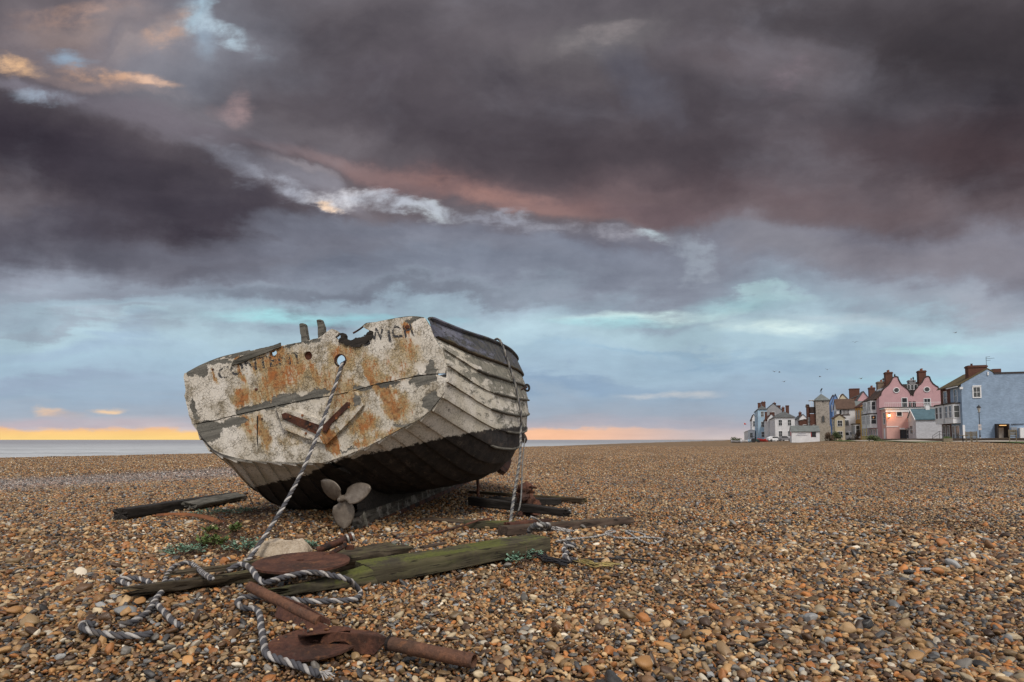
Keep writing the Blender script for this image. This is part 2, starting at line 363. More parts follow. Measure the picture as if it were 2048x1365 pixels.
rr = np.concatenate([[0.0], np.geomspace(.4, 9000, 230)]); na = 360
th = np.linspace(0, 2*np.pi, na, endpoint=False)
Rg, Tg = np.meshgrid(rr[1:], th, indexing='ij'); gx = Rg*np.sin(Tg); gy = Rg*np.cos(Tg); gz = G(gx, gy)-.012-.02*sst((Rg-8)/4)*(1-sst((Rg-80)/15))
vs = [(0, 0, g(0, 0))]+list(zip(gx.ravel(), gy.ravel(), gz.ravel()))
fs = [(0, 1+k, 1+(k+1) % na)[::-1] for k in range(na)]
for a in range(len(rr)-2):
    b0 = 1+a*na; b1 = b0+na
    fs += [(b0+k, b0+(k+1) % na, b1+(k+1) % na, b1+k)[::-1] for k in range(na)]
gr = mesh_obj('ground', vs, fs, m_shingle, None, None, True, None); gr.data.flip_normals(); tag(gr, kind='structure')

# sea
def sea(t, i):
    p = pos(t)
    n = t.noise(t.mapping(p, rot=(0, 0, R(30)), sc=(.10, .35, 1)), 1.0, 6, .6)
    n2 = t.noise(t.mapping(p, rot=(0, 0, R(30)), sc=(.012, .05, 1)), 1.0, 5, .6)
    d = t.vm('LENGTH', p)
    col = t.mix(t.mapr(n2, .35, .65), (.40, .42, .43), (.54, .56, .57))
    col = t.mix(t.mapr(d, 60, 900, 0, 1), col, (.30, .30, .32))
    col = t.mix(t.mapr(n, .54, .64, 0, .6), col, (.16, .15, .13))
    t.put(i['Base Color'], col); i['Roughness'].default_value = .42; i['Specular IOR Level'].default_value = .18
    t.put(i['Normal'], t.bump(n, .6, .25))
m_sea = mat('sea', sea)
b = MB(); zs = -2.5
ys = np.array([-500, 0, 60, 120, 250, 500, 1200, 4000, 12000, 45000.]); xs = np.array([-45000., -8000, -2000, -600, -250, -100, -40, 0, 60, 200, 900, 5000, 45000.])
vs = [(x, y, zs) for y in ys for x in xs]; nx = len(xs)
fs = [(j*nx+i, j*nx+i+1, (j+1)*nx+i+1, (j+1)*nx+i) for j in range(len(ys)-1) for i in range(nx-1)]
tag(mesh_obj('sea', vs, fs, m_sea, None, None, True, None), kind='structure')

# ------------------------------------------------------------------ shingle as real stones (nobody could count them)
import bmesh
def ico(sub):
    bb = bmesh.new(); bmesh.ops.create_icosphere(bb, subdivisions=sub, radius=1.0)
    v = np.array([x.co[:] for x in bb.verts]); f = np.array([[q.index for q in x.verts] for x in bb.faces]); bb.free(); return v, f
V3, F3 = ico(3); V2, F2 = ico(2); V1, F1_ = ico(1)
rs = np.random.RandomState(11)
def np_mesh(name, V, Fa, mt, smooth=True):
    me = bpy.data.meshes.new(name); nf = len(Fa)
    me.vertices.add(len(V)); me.vertices.foreach_set('co', np.asarray(V, np.float32).ravel())
    me.loops.add(nf*3); me.loops.foreach_set('vertex_index', np.asarray(Fa, np.int32).ravel())
    me.polygons.add(nf); me.polygons.foreach_set('loop_start', np.arange(0, nf*3, 3, dtype=np.int32)); me.polygons.foreach_set('loop_total', np.full(nf, 3, np.int32))
    me.polygons.foreach_set('use_smooth', np.full(nf, smooth, bool)); me.materials.append(mt); me.update(calc_edges=True); me.validate(); return me
stone_col = bpy.data.collections.new('stones'); NST = 14
for k in range(NST):
    Vv = V3.copy()
    ax = np.array([1.12, .58+.32*rs.rand(), .34+.26*rs.rand()])
    q = np.array([mnoise.noise(Vector(p)*1.1+Vector((k*7.3, 3, 1))) for p in Vv]); q2 = np.array([mnoise.noise(Vector(p)*2.6+Vector((k*3.1, 9, 4))) for p in Vv])
    Vv = Vv*(1+.32*q+.09*q2)[:, None]*ax
    if k % 5 < 2:      # some broken flints with flat faces
        for _ in range(4):
            nrm = rs.randn(3); nrm /= np.linalg.norm(nrm); lim = .45+.2*rs.rand()
            dd = Vv @ nrm; Vv = Vv-np.outer(np.maximum(dd-lim, 0)*.9, nrm)
    me = np_mesh('stone', Vv, F3, m_peb_i); o = bpy.data.objects.new('pebble', me); stone_col.objects.link(o)
def jitter_grid(x0, x1, y0, y1, sp, keep):
    nx_, ny_ = int((x1-x0)/sp), int((y1-y0)/sp)
    X, Y = np.meshgrid(np.arange(nx_), np.arange(ny_), indexing='ij'); X = X.ravel(); Y = Y.ravel()
    m_ = rs.rand(len(X)) < keep; X = X[m_]; Y = Y[m_]
    return x0+(X+.5+.9*(rs.rand(len(X))-.5))*sp, y0+(Y+.5+.9*(rs.rand(len(Y))-.5))*sp
def infrust(X, Y, margin=.35): return (np.abs(X) < .84*Y+margin) & (Y > 2.0)
def gn_instancer(name, P, rot, scl, idx, coll):
    me = bpy.data.meshes.new(name); me.vertices.add(len(P)); me.vertices.foreach_set('co', P.astype(np.float32).ravel())
    for nm, ty, arr in (('rt', 'FLOAT_VECTOR', rot), ('sc', 'FLOAT_VECTOR', scl)):
        a = me.attributes.new(nm, ty, 'POINT'); a.data.foreach_set('vector', arr.astype(np.float32).ravel())
    a = me.attributes.new('ix', 'INT', 'POINT'); a.data.foreach_set('value', idx.astype(np.int32))
    me.update(); o = bpy.data.objects.new(name, me); COL.objects.link(o)
    ng = bpy.data.node_groups.new(name, 'GeometryNodeTree')
    ng.interface.new_socket('Geometry', in_out='INPUT', socket_type='NodeSocketGeometry'); ng.interface.new_socket('Geometry', in_out='OUTPUT', socket_type='NodeSocketGeometry')
    N_ = ng.nodes; gi = N_.new('NodeGroupInput'); go = N_.new('NodeGroupOutput'); ip = N_.new('GeometryNodeInstanceOnPoints')
    ci = N_.new('GeometryNodeCollectionInfo'); ci.inputs[0].default_value = coll; ci.inputs['Separate Children'].default_value = True; ci.inputs['Reset Children'].default_value = True
    L_ = ng.links.new; L_(gi.outputs[0], ip.inputs['Points']); L_(ci.outputs[0], ip.inputs['Instance']); ip.inputs['Pick Instance'].default_value = True
    def na_(n_, ty):
        q = N_.new('GeometryNodeInputNamedAttribute'); q.data_type = ty; q.inputs['Name'].default_value = n_; return q.outputs[0]
    L_(na_('ix', 'INT'), ip.inputs['Instance Index']); L_(na_('sc', 'FLOAT_VECTOR'), ip.inputs['Scale'])
    e2r = N_.new('FunctionNodeEulerToRotation'); L_(na_('rt', 'FLOAT_VECTOR'), e2r.inputs[0]); L_(e2r.outputs[0], ip.inputs['Rotation'])
    L_(ip.outputs[0], go.inputs[0])
    md = o.modifiers.new('gn', 'NODES'); md.node_group = ng
    return tag(o, kind='stuff')
NEAR = 7.6
PX, PY, PS, PZ = [], [], [], []
for sp, keep, smin, smax, lift, ymax in ((.025, .93, .0075, .0125, .0, 5.2), (.037, .92, .0125, .023, .004, NEAR), (.092, .45, .023, .034, .010, NEAR), (.32, .35, .036, .050, .018, NEAR)):
    X, Y = jitter_grid(-7, 7, 2.0, ymax, sp, keep); m_ = infrust(X, Y); X = X[m_]; Y = Y[m_]
    srt = .5+.5*np.sin(X*.9+Y*.5+1.5*np.sin(Y*.8))*np.sin(Y*.7-X*.4+2)
    sz = (smin+(smax-smin)*rs.rand(len(X))**1.5)*(.84+.34*srt)
    PX.append(X); PY.append(Y); PS.append(sz); PZ.append(lift+sz*(.05+.5*(rs.rand(len(X))-.4)))
for (qx, qy, rad_, cnt, lo_, hi_, s0_, s1_) in ((578, 1270, .085, 90, .005, .045, .008, .017), (560, 1290, .05, 30, .0, .03, .008, .016), (612, 1280, .07, 7, .055, .055, .006, .010), (655, 1284, .03, 2, .062, .062, .011, .014), (640, 1262, .05, 4, .05, .05, .007, .011),
        (700, 1140, .10, 30, .0, .04, .008, .016), (480, 1190, .10, 30, .0, .03, .008, .018), (760, 1150, .15, 40, .0, .03, .008, .018), (900, 1128, .2, 50, .0, .03, .008, .02), (1010, 1112, .2, 50, .0, .03, .008, .02), (790, 1330, .2, 30, .0, .015, .010, .02), (700, 1055, .12, 60, .0, .05, .010, .022)):
    c_ = gp(qx, qy); a_ = rs.rand(cnt)*6.283; r_ = rad_*np.sqrt(rs.rand(cnt))
    PX.append(c_.x+r_*np.cos(a_)); PY.append(c_.y+r_*np.sin(a_)); PS.append(s0_+(s1_-s0_)*rs.rand(cnt)); PZ.append(lo_+(hi_-lo_)*rs.rand(cnt)+.004)
PX, PY, PS, PZ = map(np.concatenate, (PX, PY, PS, PZ))
P3 = np.stack([PX, PY, G(PX, PY)+PZ], 1); n_ = len(PX)
rot = np.stack([rs.randn(n_)*.42, rs.randn(n_)*.42, rs.rand(n_)*6.283], 1)
o = gn_instancer('shingle_stones', P3, rot, np.repeat(PS[:, None], 3, 1)*(.85+.3*rs.rand(n_, 3)), rs.randint(0, NST, n_), stone_col)
tag(o, 'brown, grey and cream pebbles covering the beach in the foreground', 'shingle')
# farther away: metre squares of small stones laid edge to edge
tile_col = bpy.data.collections.new('tiles')
def tile(Vb, Fb, size, classes):
    Vs, Fs, off = [], [], 0
    for sp, keep, smin, smax, lift in classes:
        X, Y = jitter_grid(-size/2-.04, size/2+.04, -size/2-.04, size/2+.04, sp, keep); n = len(X)
        sz = smin+(smax-smin)*rs.rand(n)**1.4; ax = np.stack([np.ones(n), .6+.35*rs.rand(n), .45+.3*rs.rand(n)], 1)*sz[:, None]
        a = rs.rand(n)*6.283; tl = rs.randn(n)*.3
        v = Vb[None]*ax[:, None, :]*(1+.18*rs.randn(n, len(Vb), 1)*.5)
        x = v[..., 0]*np.cos(tl)[:, None]-v[..., 2]*np.sin(tl)[:, None]; z = v[..., 0]*np.sin(tl)[:, None]+v[..., 2]*np.cos(tl)[:, None]; y = v[..., 1]
        xx = x*np.cos(a)[:, None]-y*np.sin(a)[:, None]+X[:, None]; yy = x*np.sin(a)[:, None]+y*np.cos(a)[:, None]+Y[:, None]
        z = z+(lift+sz*(.1+.5*(rs.rand(n)-.4)))[:, None]
        Vs.append(np.stack([xx, yy, z], 2).reshape(-1, 3)); Fs.append((Fb[None]+(off+np.arange(n)*len(Vb))[:, None, None]).reshape(-1, 3)); off += n*len(Vb)
    return np_mesh('tile', np.concatenate(Vs), np.concatenate(Fs), m_peb_p)
NT1, NT2 = 5, 5
for k in range(NT1):
    o = bpy.data.objects.new('a_tile', tile(V1, F1_, 1.0, ((.037, .95, .013, .023, .003), (.092, .45, .023, .034, .009), (.3, .3, .034, .048, .014)))); tile_col.objects.link(o)
OV = np.array([[1, 0, 0], [-.5, .87, 0], [-.5, -.87, 0], [0, 0, 1], [.1, .1, -1]]); OF = np.array([[0, 1, 3], [1, 2, 3], [2, 0, 3], [1, 0, 4], [2, 1, 4], [0, 2, 4]])
for k in range(NT2):
    o = bpy.data.objects.new('b_tile', tile(OV, OF, 2.0, ((.050, .95, .020, .032, .004), (.16, .5, .03, .05, .012)))); tile_col.objects.link(o)
TP, TI, TS = [], [], []
for y in np.arange(NEAR+.5, 18.0, 1.0):
    for x in np.arange(-math.ceil(.84*y)-1, math.ceil(.84*y)+1.5, 1.0): TP.append((x, y)); TI.append(rs.randint(0, NT1))
Y1 = TP[-1][1]+.5
for y in np.arange(Y1+1, 96, 2.0):
    for x in np.arange(-math.ceil(.84*y)-2, math.ceil(.84*y)+2.5, 2.0):
        t_ = (x-RX0)*cR-(y-RY0)*sR; d_ = (np.interp(y, SHY, SHX_)-x)
        if t_ < -12.3 and d_ < 8: TP.append((x, y)); TI.append(NT1+rs.randint(0, NT2))
TP = np.array(TP); n_ = len(TP)
e = .5; zx = (G(TP[:, 0]+e, TP[:, 1])-G(TP[:, 0]-e, TP[:, 1]))/(2*e); zy = (G(TP[:, 0], TP[:, 1]+e)-G(TP[:, 0], TP[:, 1]-e))/(2*e)
qa = rs.randint(0, 4, n_)*math.pi/2
# euler XYZ (x then y then z): tilt expressed in the turned frame
ca, sa = np.cos(qa), np.sin(qa); lx = zx*ca+zy*sa; ly = -zx*sa+zy*ca
rot = np.stack([np.arctan(ly), -np.arctan(lx), qa], 1)
TP3 = np.stack([TP[:, 0], TP[:, 1], G(TP[:, 0], TP[:, 1])], 1)
o = gn_instancer('far_shingle_stones', TP3, rot, np.ones((n_, 3)), np.array(TI), tile_col)
tag(o, 'fine brown shingle stretching away behind the boat to the sea and the houses', 'shingle')
# ------------------------------------------------------------------ the boat
KEEL0 = gp(695, 1062); KEEL0 = Vector((-1.76, 6.72, g(-1.76, 6.72)+.0))
BOAT_AZ, HEEL, TRIM = R(8.0), R(12.0), R(1.5)
BM = Matrix.Translation(KEEL0) @ Matrix.Rotation(-BOAT_AZ, 4, 'Z') @ Matrix.Rotation(-HEEL, 4, 'Y') @ Matrix.Rotation(TRIM, 4, 'X')
BI = BM.inverted()
def onplane(M_, px, py, axis=1, val=0.0):
    """where the line of sight meets the plane local[axis]=val of a thing with matrix M_"""
    I = M_.inverted(); o_ = I @ Vector((0, 0, HC)); d_ = I.to_3x3() @ ray(px, py)
    s_ = (val-o_[axis])/d_[axis]; return o_+d_*s_
def tp(px, py, y=0.0): return onplane(BM, px, py, 1, y)

def wood_mat(name, dark, light, green=0.0, rot=(0, 0, 0), sc=1.0, bumpd=.006):
    def f(t, i):
        v = t.mapping(obc(t), rot=rot, sc=(sc*1.4, sc*16, sc*16))
        n = t.noise(v, 1.6, 9, .62, .8); q = obc(t)
        m2 = t.noise(q, 3.0, 6, .6); m3 = t.noise(q, 40, 4, .6)
        col = t.mix(t.mapr(n, .32, .68, 0, 1, 'LINEAR'), dark, light)
        col = t.vm('SCALE', col, t.mapr(m2, .25, .75, .6, 1.35, 'LINEAR'))
        if green:
            nz = t.sep(t.n('ShaderNodeNewGeometry').outputs['Normal'])[2]
            gm = t.math('MULTIPLY', t.mapr(t.math('ADD', m2, t.math('MULTIPLY', t.math('SUBTRACT', m3, .5), .5)), .40, .60, 0, green), t.mapr(nz, -.1, .8, .12, 1))
            col = t.mix(gm, col, t.mix(m3, (.05, .065, .012), (.15, .16, .03)))
        crack = t.mapr(t.noise(v, 3.0, 4, .5, .3), .60, .66, 0, .8)
        col = t.mix(crack, col, (.012, .010, .008))
        t.put(i['Base Color'], col); i['Roughness'].default_value = .85; i['Specular IOR Level'].default_value = .25
        t.put(i['Normal'], t.bump(t.math('SUBTRACT', n, t.math('MULTIPLY', crack, .6)), .9, bumpd))
    return mat(name, f)
m_wood_dark = wood_mat('wood_tarred', (.010, .009, .008), (.045, .038, .033))
m_wood_grey = wood_mat('wood_weathered_grey', (.045, .042, .034), (.17, .16, .135))
m_wood_brown = wood_mat('wood_old_brown', (.028, .019, .013), (.12, .085, .055), green=.45)
m_wood_moss = wood_mat('wood_mossy', (.022, .019, .013), (.10, .085, .055), green=.75)
m_wood_red = wood_mat('wood_reddish', (.035, .022, .017), (.12, .085, .065), green=.15)

def rustm(name, a=(.052, .022, .016), b_=(.115, .048, .029), c_=(.020, .013, .011), rough=.8, dark=.35):
    def f(t, i):
        v = obc(t); n = t.noise(v, 6, 10, .68); n2 = t.noise(v, 60, 8, .75); n3 = t.noise(v, 3.2, 8, .62); n4 = t.noise(v, 14, 9, .7)
        col = t.mix(t.mapr(n, .36, .62), a, b_); col = t.mix(t.mapr(n3, .50, .60, 0, dark*2), col, c_)
        col = t.mix(t.mapr(n4, .56, .66, 0, .5), col, (.20, .085, .035)); col = t.mix(t.mapr(n4, .40, .33, 0, .55), col, (.10, .082, .066))
        col = t.vm('SCALE', col, t.mapr(n2, .3, .7, .55, 1.45, 'LINEAR'))
        t.put(i['Base Color'], col); t.put(i['Roughness'], t.mapr(n, .3, .7, .6, .95)); i['Specular IOR Level'].default_value = .3
        t.put(i['Normal'], t.bump(t.math('ADD', t.math('MULTIPLY', n2, .6), t.math('ADD', n4, n)), .9, .007))
    return mat(name, f)
m_rust = rustm('rust'); m_rust_dark = rustm('rust_dark', (.045, .018, .012), (.10, .035, .018), (.012, .008, .007), dark=.5)
m_pipe = rustm('rust_pipe', (.080, .040, .027), (.15, .070, .040), (.05, .034, .026), dark=.3)
m_rust_bright = rustm('rust_bright', (.15, .055, .024), (.24, .09, .032), (.05, .025, .017))

def ell_nodes(t, v, lst, plane='xz'):
    out = None
    for (x, z, rx, rz, rot, s_) in lst:
        m = t.mapping(v, (x, 0, z), (0, R(rot), 0), (rx, 50, rz), 'TEXTURE')
        f = t.mapr(t.vm('LENGTH', m), 1.15, .25, 0, s_)
        out = f if out is None else t.math('MAXIMUM', out, f)
    return out
# stains and bare patches of the transom, measured from the photograph on the plank itself
def tstain(px, py, rx, ry, s_=1.0, rot=0):
    p = tp(px, py); k = 6.3/F
    return (p.x, p.z, rx*k*1.08, ry*k*1.15, rot-12, s_)
RUST = [tstain(*a) for a in ((560, 755, 46, 44, .85), (540, 780, 30, 30, .6), (490, 795, 30, 28, .9), (487, 745, 8, 45, 1), (530, 730, 35, 25, .75), (560, 712, 28, 22, 1), (632, 745, 12, 34, .95), (433, 752, 7, 20, .9), (520, 800, 12, 30, .8),
    (752, 738, 22, 52, .62), (748, 750, 10, 50, .95), (770, 765, 30, 16, .6), (798, 815, 40, 36, .72), (783, 800, 20, 44, .9), (772, 780, 14, 30, .8), (820, 700, 34, 40, .55), (820, 655, 14, 20, .9), (690, 790, 60, 60, .55), (690, 715, 50, 40, .62), (730, 850, 42, 26, .85), (668, 885, 16, 40, 1.1),
    (600, 870, 60, 30, .35), (530, 860, 18, 50, .85), (500, 850, 26, 40, .6), (805, 730, 60, 45, .4), (660, 760, 60, 40, .5), (790, 870, 40, 18, .6), (590, 740, 60, 50, .6), (665, 868, 20, 16, 1.3), (740, 880, 60, 14, .6), (600, 655, 10, 35, .8))]
BARE = [tstain(*a) for a in ((425, 862, 38, 26, 1, 20), (470, 845, 40, 13, 1, 12), (560, 806, 60, 13, 1.1, 10), (505, 818, 40, 9, 1, 12), (625, 794, 60, 9, 1, 10), (394, 820, 9, 26, .9, 0), (400, 742, 30, 16, 1, 22), (440, 728, 40, 7, .9, 18), (490, 712, 45, 6, .9, 15),
    (850, 760, 34, 12, 1.1, 10), (868, 745, 14, 8, 1, 0), (868, 805, 20, 26, 1.2, -50), (865, 738, 12, 20, .9, 30), (830, 640, 16, 7, 1, 0), (780, 768, 30, 6, 1, 12), (730, 777, 30, 6, .9, 14), (820, 850, 40, 5, .8, 32), (720, 800, 12, 12, .9, 0), (527, 702, 10, 10, .9, 0), (700, 900, 40, 4, .5, 15), (600, 690, 50, 4, .8, 10), (640, 683, 14, 5, .8, 0))]
def paint(t, i, kind):
    v = obc(t); x, y, z = t.sep(v)
    big = t.noise(v, 2.3, 8, .6); mid = t.noise(v, 9, 9, .66); fine = t.noise(v, 48, 8, .7); vf = t.noise(v, 130, 5, .65)
    ck = t.voro(t.vm('ADD', v, t.vm('SCALE', t.noise(v, 20, 4, .6, color=True), .03)), 30, 'DISTANCE_TO_EDGE')
    crack = t.math('MULTIPLY', t.mapr(ck, .055, .0, 0, 1), t.mapr(mid, .36, .54, .08, .8))
    if kind == 'transom':
        white = t.mix(t.mapr(big, .35, .65), (.68, .635, .565), (.52, .47, .385))
        white = t.mix(t.mapr(mid, .48, .66, 0, .65), white, (.27, .225, .15))
    elif kind == 'side':
        white = t.mix(t.mapr(big, .35, .65), (.62, .58, .52), (.48, .44, .36))
    else:
        white = t.mix(t.mapr(big, .35, .65), (.085, .09, .125), (.145, .15, .19))
    white = t.vm('SCALE', white, t.mapr(fine, .25, .75, .78, 1.18, 'LINEAR'))
    woodn = t.noise(t.mapping(v, sc=(14, 1.2, 14) if kind != 'transom' else (1.2, 14, 14)), 1.5, 8, .6, .5)
    wood = t.mix(t.mapr(woodn, .3, .7), (.075, .072, .062), (.19, .18, .155))
    h = t.math('MULTIPLY', mid, .4)
    if kind == 'transom':
        vw = t.vm('ADD', v, t.vm('SCALE', t.vm('SUBTRACT', t.noise(v, 8, 10, .70, color=True), (.5, .5, .5)), .22))
        bm_ = ell_nodes(t, vw, BARE)
        bare = t.mapr(bm_, .33, .38, 0, 1)
        peel = t.mapr(t.math('ADD', mid, t.math('MULTIPLY', t.math('SUBTRACT', fine, .5), .6)), .655, .675, 0, .8)
        vr = t.vm('ADD', v, t.vm('SCALE', t.vm('SUBTRACT', t.noise(t.mapping(v, sc=(1.4, 1, .6)), 8, 10, .74, color=True), (.5, .5, .5)), .34))
        rs_ = ell_nodes(t, vr, RUST)
        na_ = t.noise(t.mapping(v, sc=(1.5, 1, .7)), 9, 10, .76); nb_ = t.noise(t.mapping(v, sc=(26, 1, 1.6)), 1, 6, .6)
        rq = t.math('ADD', t.math('ADD', t.math('MULTIPLY', rs_, 1.12), t.math('MULTIPLY', t.math('SUBTRACT', na_, .5), 2.6)), t.math('ADD', t.math('MULTIPLY', t.math('SUBTRACT', nb_, .5), 1.1), t.math('MULTIPLY', t.math('SUBTRACT', fine, .5), 1.4)))
        rmask = t.mapr(rq, .50, .85, 0, .95)
        rcol = t.mix(t.mapr(mid, .38, .60), (.34, .115, .028), (.38, .235, .10)); rcol = t.mix(t.mapr(t.noise(v, 22, 8, .7), .48, .66, 0, .85), rcol, (.13, .050, .020))
        yel = t.mapr(t.math('ADD', rs_, t.math('MULTIPLY', t.math('SUBTRACT', mid, .5), 1.2)), .05, .6, 0, .75)
        white = t.mix(yel, white, (.42, .30, .13))
        speck = t.mapr(t.math('ADD', t.math('MULTIPLY', vf, .6), t.math('MULTIPLY', mid, .5)), .565, .64, 0, 1)
        speck = t.math('MULTIPLY', speck, t.mapr(big, .40, .62, .25, .85))
        white = t.mix(speck, white, (.13, .10, .06))
        white = t.mix(crack, white, (.06, .05, .035))
        col = t.mix(rmask, white, rcol)
        col = t.mix(t.math('MULTIPLY', peel, .6), col, wood); col = t.mix(bare, col, wood)
        h = t.math('SUBTRACT', h, t.math('ADD', t.math('MULTIPLY', bare, 1.2), t.math('MULTIPLY', crack, .6)))
    else:
        # more paint lost on the upper planks and toward the bow; along plank edges
        band = t.mapr(z, 1.05, 1.5, 0, .13) if kind == 'side' else None
        along = t.mapr(y, .2, 2.2, 0, .10)
        str_ = t.noise(t.mapping(v, sc=(5, 1.0, 5)), 2.0, 10, .72, .4)
        q = t.math('ADD', str_, t.math('MULTIPLY', t.math('SUBTRACT', fine, .5), .5))
        if band is not None: q = t.math('ADD', q, band)
        q = t.math('ADD', q, along)
        thr = .640 if kind == 'side' else .535
        peel = t.mapr(q, thr, thr+.02, 0, 1)
        gw = t.mix(t.mapr(mid, .4, .6), (.13, .125, .10), (.22, .205, .165)) if kind == 'side' else t.mix(t.mapr(mid, .4, .6), (.04, .042, .045), (.085, .082, .075))
        white = t.mix(t.mapr(vf, .62, .70, 0, .7), white, gw)
        white = t.mix(crack, white, (.06, .055, .045))
        col = t.mix(peel, white, gw)
        col = t.mix(t.mapr(t.noise(v, 3.5, 6, .7), .62, .70, 0, .35), col, (.26, .17, .07))
        h = t.math('SUBTRACT', h, t.math('MULTIPLY', peel, 1.0))
        if kind == 'side':
            wl = t.math('ADD', z, t.math('MULTIPLY', t.math('SUBTRACT', t.noise(v, 11, 10, .78), .5), .17))
            side = t.mapr(x, -.5, .1, .07, -.01)
            wl = t.math('ADD', wl, side)
            bk = t.mapr(wl, .815, .800, 0, 1)
            blk = t.mix(t.mapr(mid, .35, .7), (.011, .0095, .009), (.034, .027, .023))
            blk = t.mix(t.mapr(t.math('ADD', t.noise(t.mapping(v, sc=(5, 1.2, 5)), 2.2, 9, .7), t.math('MULTIPLY', fine, .5)), .80, .92, 0, .7), blk, (.085, .066, .050))
            bx = t.mapr(x, 0.0, -1.4, 0, .35)
            blk = t.mix(t.math('MULTIPLY', bx, mid), blk, (.12, .085, .06))
            col = t.mix(bk, col, blk)
    t.put(i['Base Color'], col); i['Roughness'].default_value = .72; i['Specular IOR Level'].default_value = .3
    t.put(i['Normal'], t.bump(t.math('ADD', h, t.math('MULTIPLY', fine, .25)), .9, .008))
m_transom = mat('paint_transom', lambda t, i: paint(t, i, 'transom'))
m_side = mat('paint_planking', lambda t, i: paint(t, i, 'side'))
m_blue = mat('paint_blue_sheer', lambda t, i: paint(t, i, 'blue'))
m_pitch = plain('black_pitch', (.012, .011, .010), .8, .4, 8, .003)

boat = empty('wooden_boat', BM, 'derelict clinker boat with flaking white paint leaning on the shingle, rope through its stern', 'boat')
TOPL = [(376, 748), (386, 745), (402, 735), (413, 731), (439, 720), (465, 713), (501, 705), (527, 698), (546, 695), (562, 695), (580, 691), (602, 687), (620, 683), (641, 678), (650, 673), (656, 667), (662, 663), (668, 660), (674, 661), (678, 664), (682, 667), (680, 671),
        (674, 676), (679, 681), (686, 684), (692, 687), (700, 691), (709, 693), (713, 691), (719, 695), (724, 691), (729, 692), (731, 686), (737, 682), (739, 675), (744, 671), (748, 666), (741, 662), (733, 659), (730, 655), (732, 651), (739, 649), (758, 646), (774, 643), (797, 638.5), (826, 636), (852, 638.5)]
RIGHT = [(862.6, 655), (869.5, 675), (877, 688), (887, 702), (892.5, 721), (894.5, 737), (893, 747)]
RIGHT2 = [(894.5, 757), (893, 768), (891, 784), (886, 793), (879, 801.6), (861.6, 823), (836, 842.6), (807, 856), (777.6, 872), (759, 882.6), (735, 895), (700, 909), (668, 920), (647, 926)]
LEFT2 = [(600, 923.7), (560, 923), (538, 922.5), (503, 920), (476.6, 915), (450, 908), (433, 899), (415, 880), (397.6, 858)]
LEFT1 = [(389, 840), (386, 835), (381, 813), (376, 792), (378.5, 783), (376, 764), (374, 755)]
SEAM = [(391, 849), (410, 845), (435.6, 841), (460, 834), (483, 829), (511, 822), (536, 817), (560, 811.5), (588, 806), (623.6, 798), (659, 793), (680, 789), (699.5, 785), (715, 781), (744, 772), (777.6, 764.5), (815, 757), (835, 753), (856, 750), (875, 748.5)]
def t2(l): return [(p.x, p.z) for p in (tp(*q) for q in l)]
def rough_poly(P_, amp, step=.02, skip=()):
    out = []
    for a in range(len(P_)):
        p, q = Vector(P_[a]), Vector(P_[(a+1) % len(P_)]); n = max(1, int((q-p).length/step))
        for k in range(n):
            c = p.lerp(q, k/n); out.append((c.x+amp*mnoise.noise(Vector((c.x*30, c.y*30, 1))), c.y+amp*mnoise.noise(Vector((c.x*30, c.y*30, 9)))))
    return out
def plank_curve(name, outer, holes, y0, y1, m, parent):
    cu = bpy.data.curves.new(name, 'CURVE'); cu.dimensions = '2D'; cu.fill_mode = 'BOTH'
    for lp in [outer]+holes:
        sp = cu.splines.new('POLY'); sp.points.add(len(lp)-1); sp.use_cyclic_u = True
        for q, (x, z) in zip(sp.points, lp): q.co = (x, z, 0, 1)
    cu.extrude = (y1-y0)/2; ob = bpy.data.objects.new('tmp', cu); COL.objects.link(ob)
    bpy.context.view_layer.update()
    me = bpy.data.meshes.new_from_object(ob.evaluated_get(bpy.context.evaluated_depsgraph_get())); bpy.data.objects.remove(ob)
    me.name = name
    for vv in me.vertices: vv.co = Vector((vv.co.x, (y0+y1)/2-vv.co.z, vv.co.y))
    me.materials.clear(); me.materials.append(m)
    bb = bmesh.new(); bb.from_mesh(me); bmesh.ops.remove_doubles(bb, verts=bb.verts, dist=1e-5); bmesh.ops.recalc_face_normals(bb, faces=bb.faces); bb.to_mesh(me); bb.free()
    o = bpy.data.objects.new(name, me); COL.objects.link(o); o.parent = parent; return o
def circ(px, py, r, n=20, sx=1.0, wob=0.0):
    c = tp(px, py); return [(c.x+r*sx*math.cos(k*2*math.pi/n)*(1+wob*math.sin(k*2.3)), c.z+r*math.sin(k*2*math.pi/n)*(1+wob*math.cos(k*3.1))) for k in range(n)]
top_poly = t2(TOPL+RIGHT+SEAM[::-1]+LEFT1)
upper = rough_poly(top_poly, .005)
seam_low = [(x, z-.008) for x, z in t2(SEAM)]
low_poly = t2(LEFT2[::-1])  # left edge upward is reversed below
lower = rough_poly(seam_low+t2(RIGHT2+LEFT2), .004)
plank_curve('transom_plank', upper, [circ(685.5, 722, .062), circ(551.5, 708, .030, 10, 1.5, .25), circ(621, 713, .048, 16)], -.062, .0, m_transom, boat)
plank_curve('transom_plank', lower, [], -.055, .0, m_transom, boat)
# dark backing added so the seam gap reads as shade; blocked scupper plug
b = MB(); sm = t2(SEAM)
for a in range(len(sm)-1):
    (x0, z0), (x1, z1) = sm[a], sm[a+1]
    b.add([(x0, .003, z0-.04), (x1, .003, z1-.04), (x1, .003, z1+.04), (x0, .003, z0+.04), (x0, .03, z0-.04), (x1, .03, z1-.04), (x1, .03, z1+.04), (x0, .03, z0+.04)], [(0, 1, 2, 3), (7, 6, 5, 4), (0, 4, 5, 1), (3, 2, 6, 7)])
b.build('seam_shade_backing', m_wood_dark, boat)
c = tp(621, 713); MB().tube([(c.x, -.035, c.z), (c.x, .03, c.z)], .0475, 16).build('scupper_plug', m_rust_dark, boat)
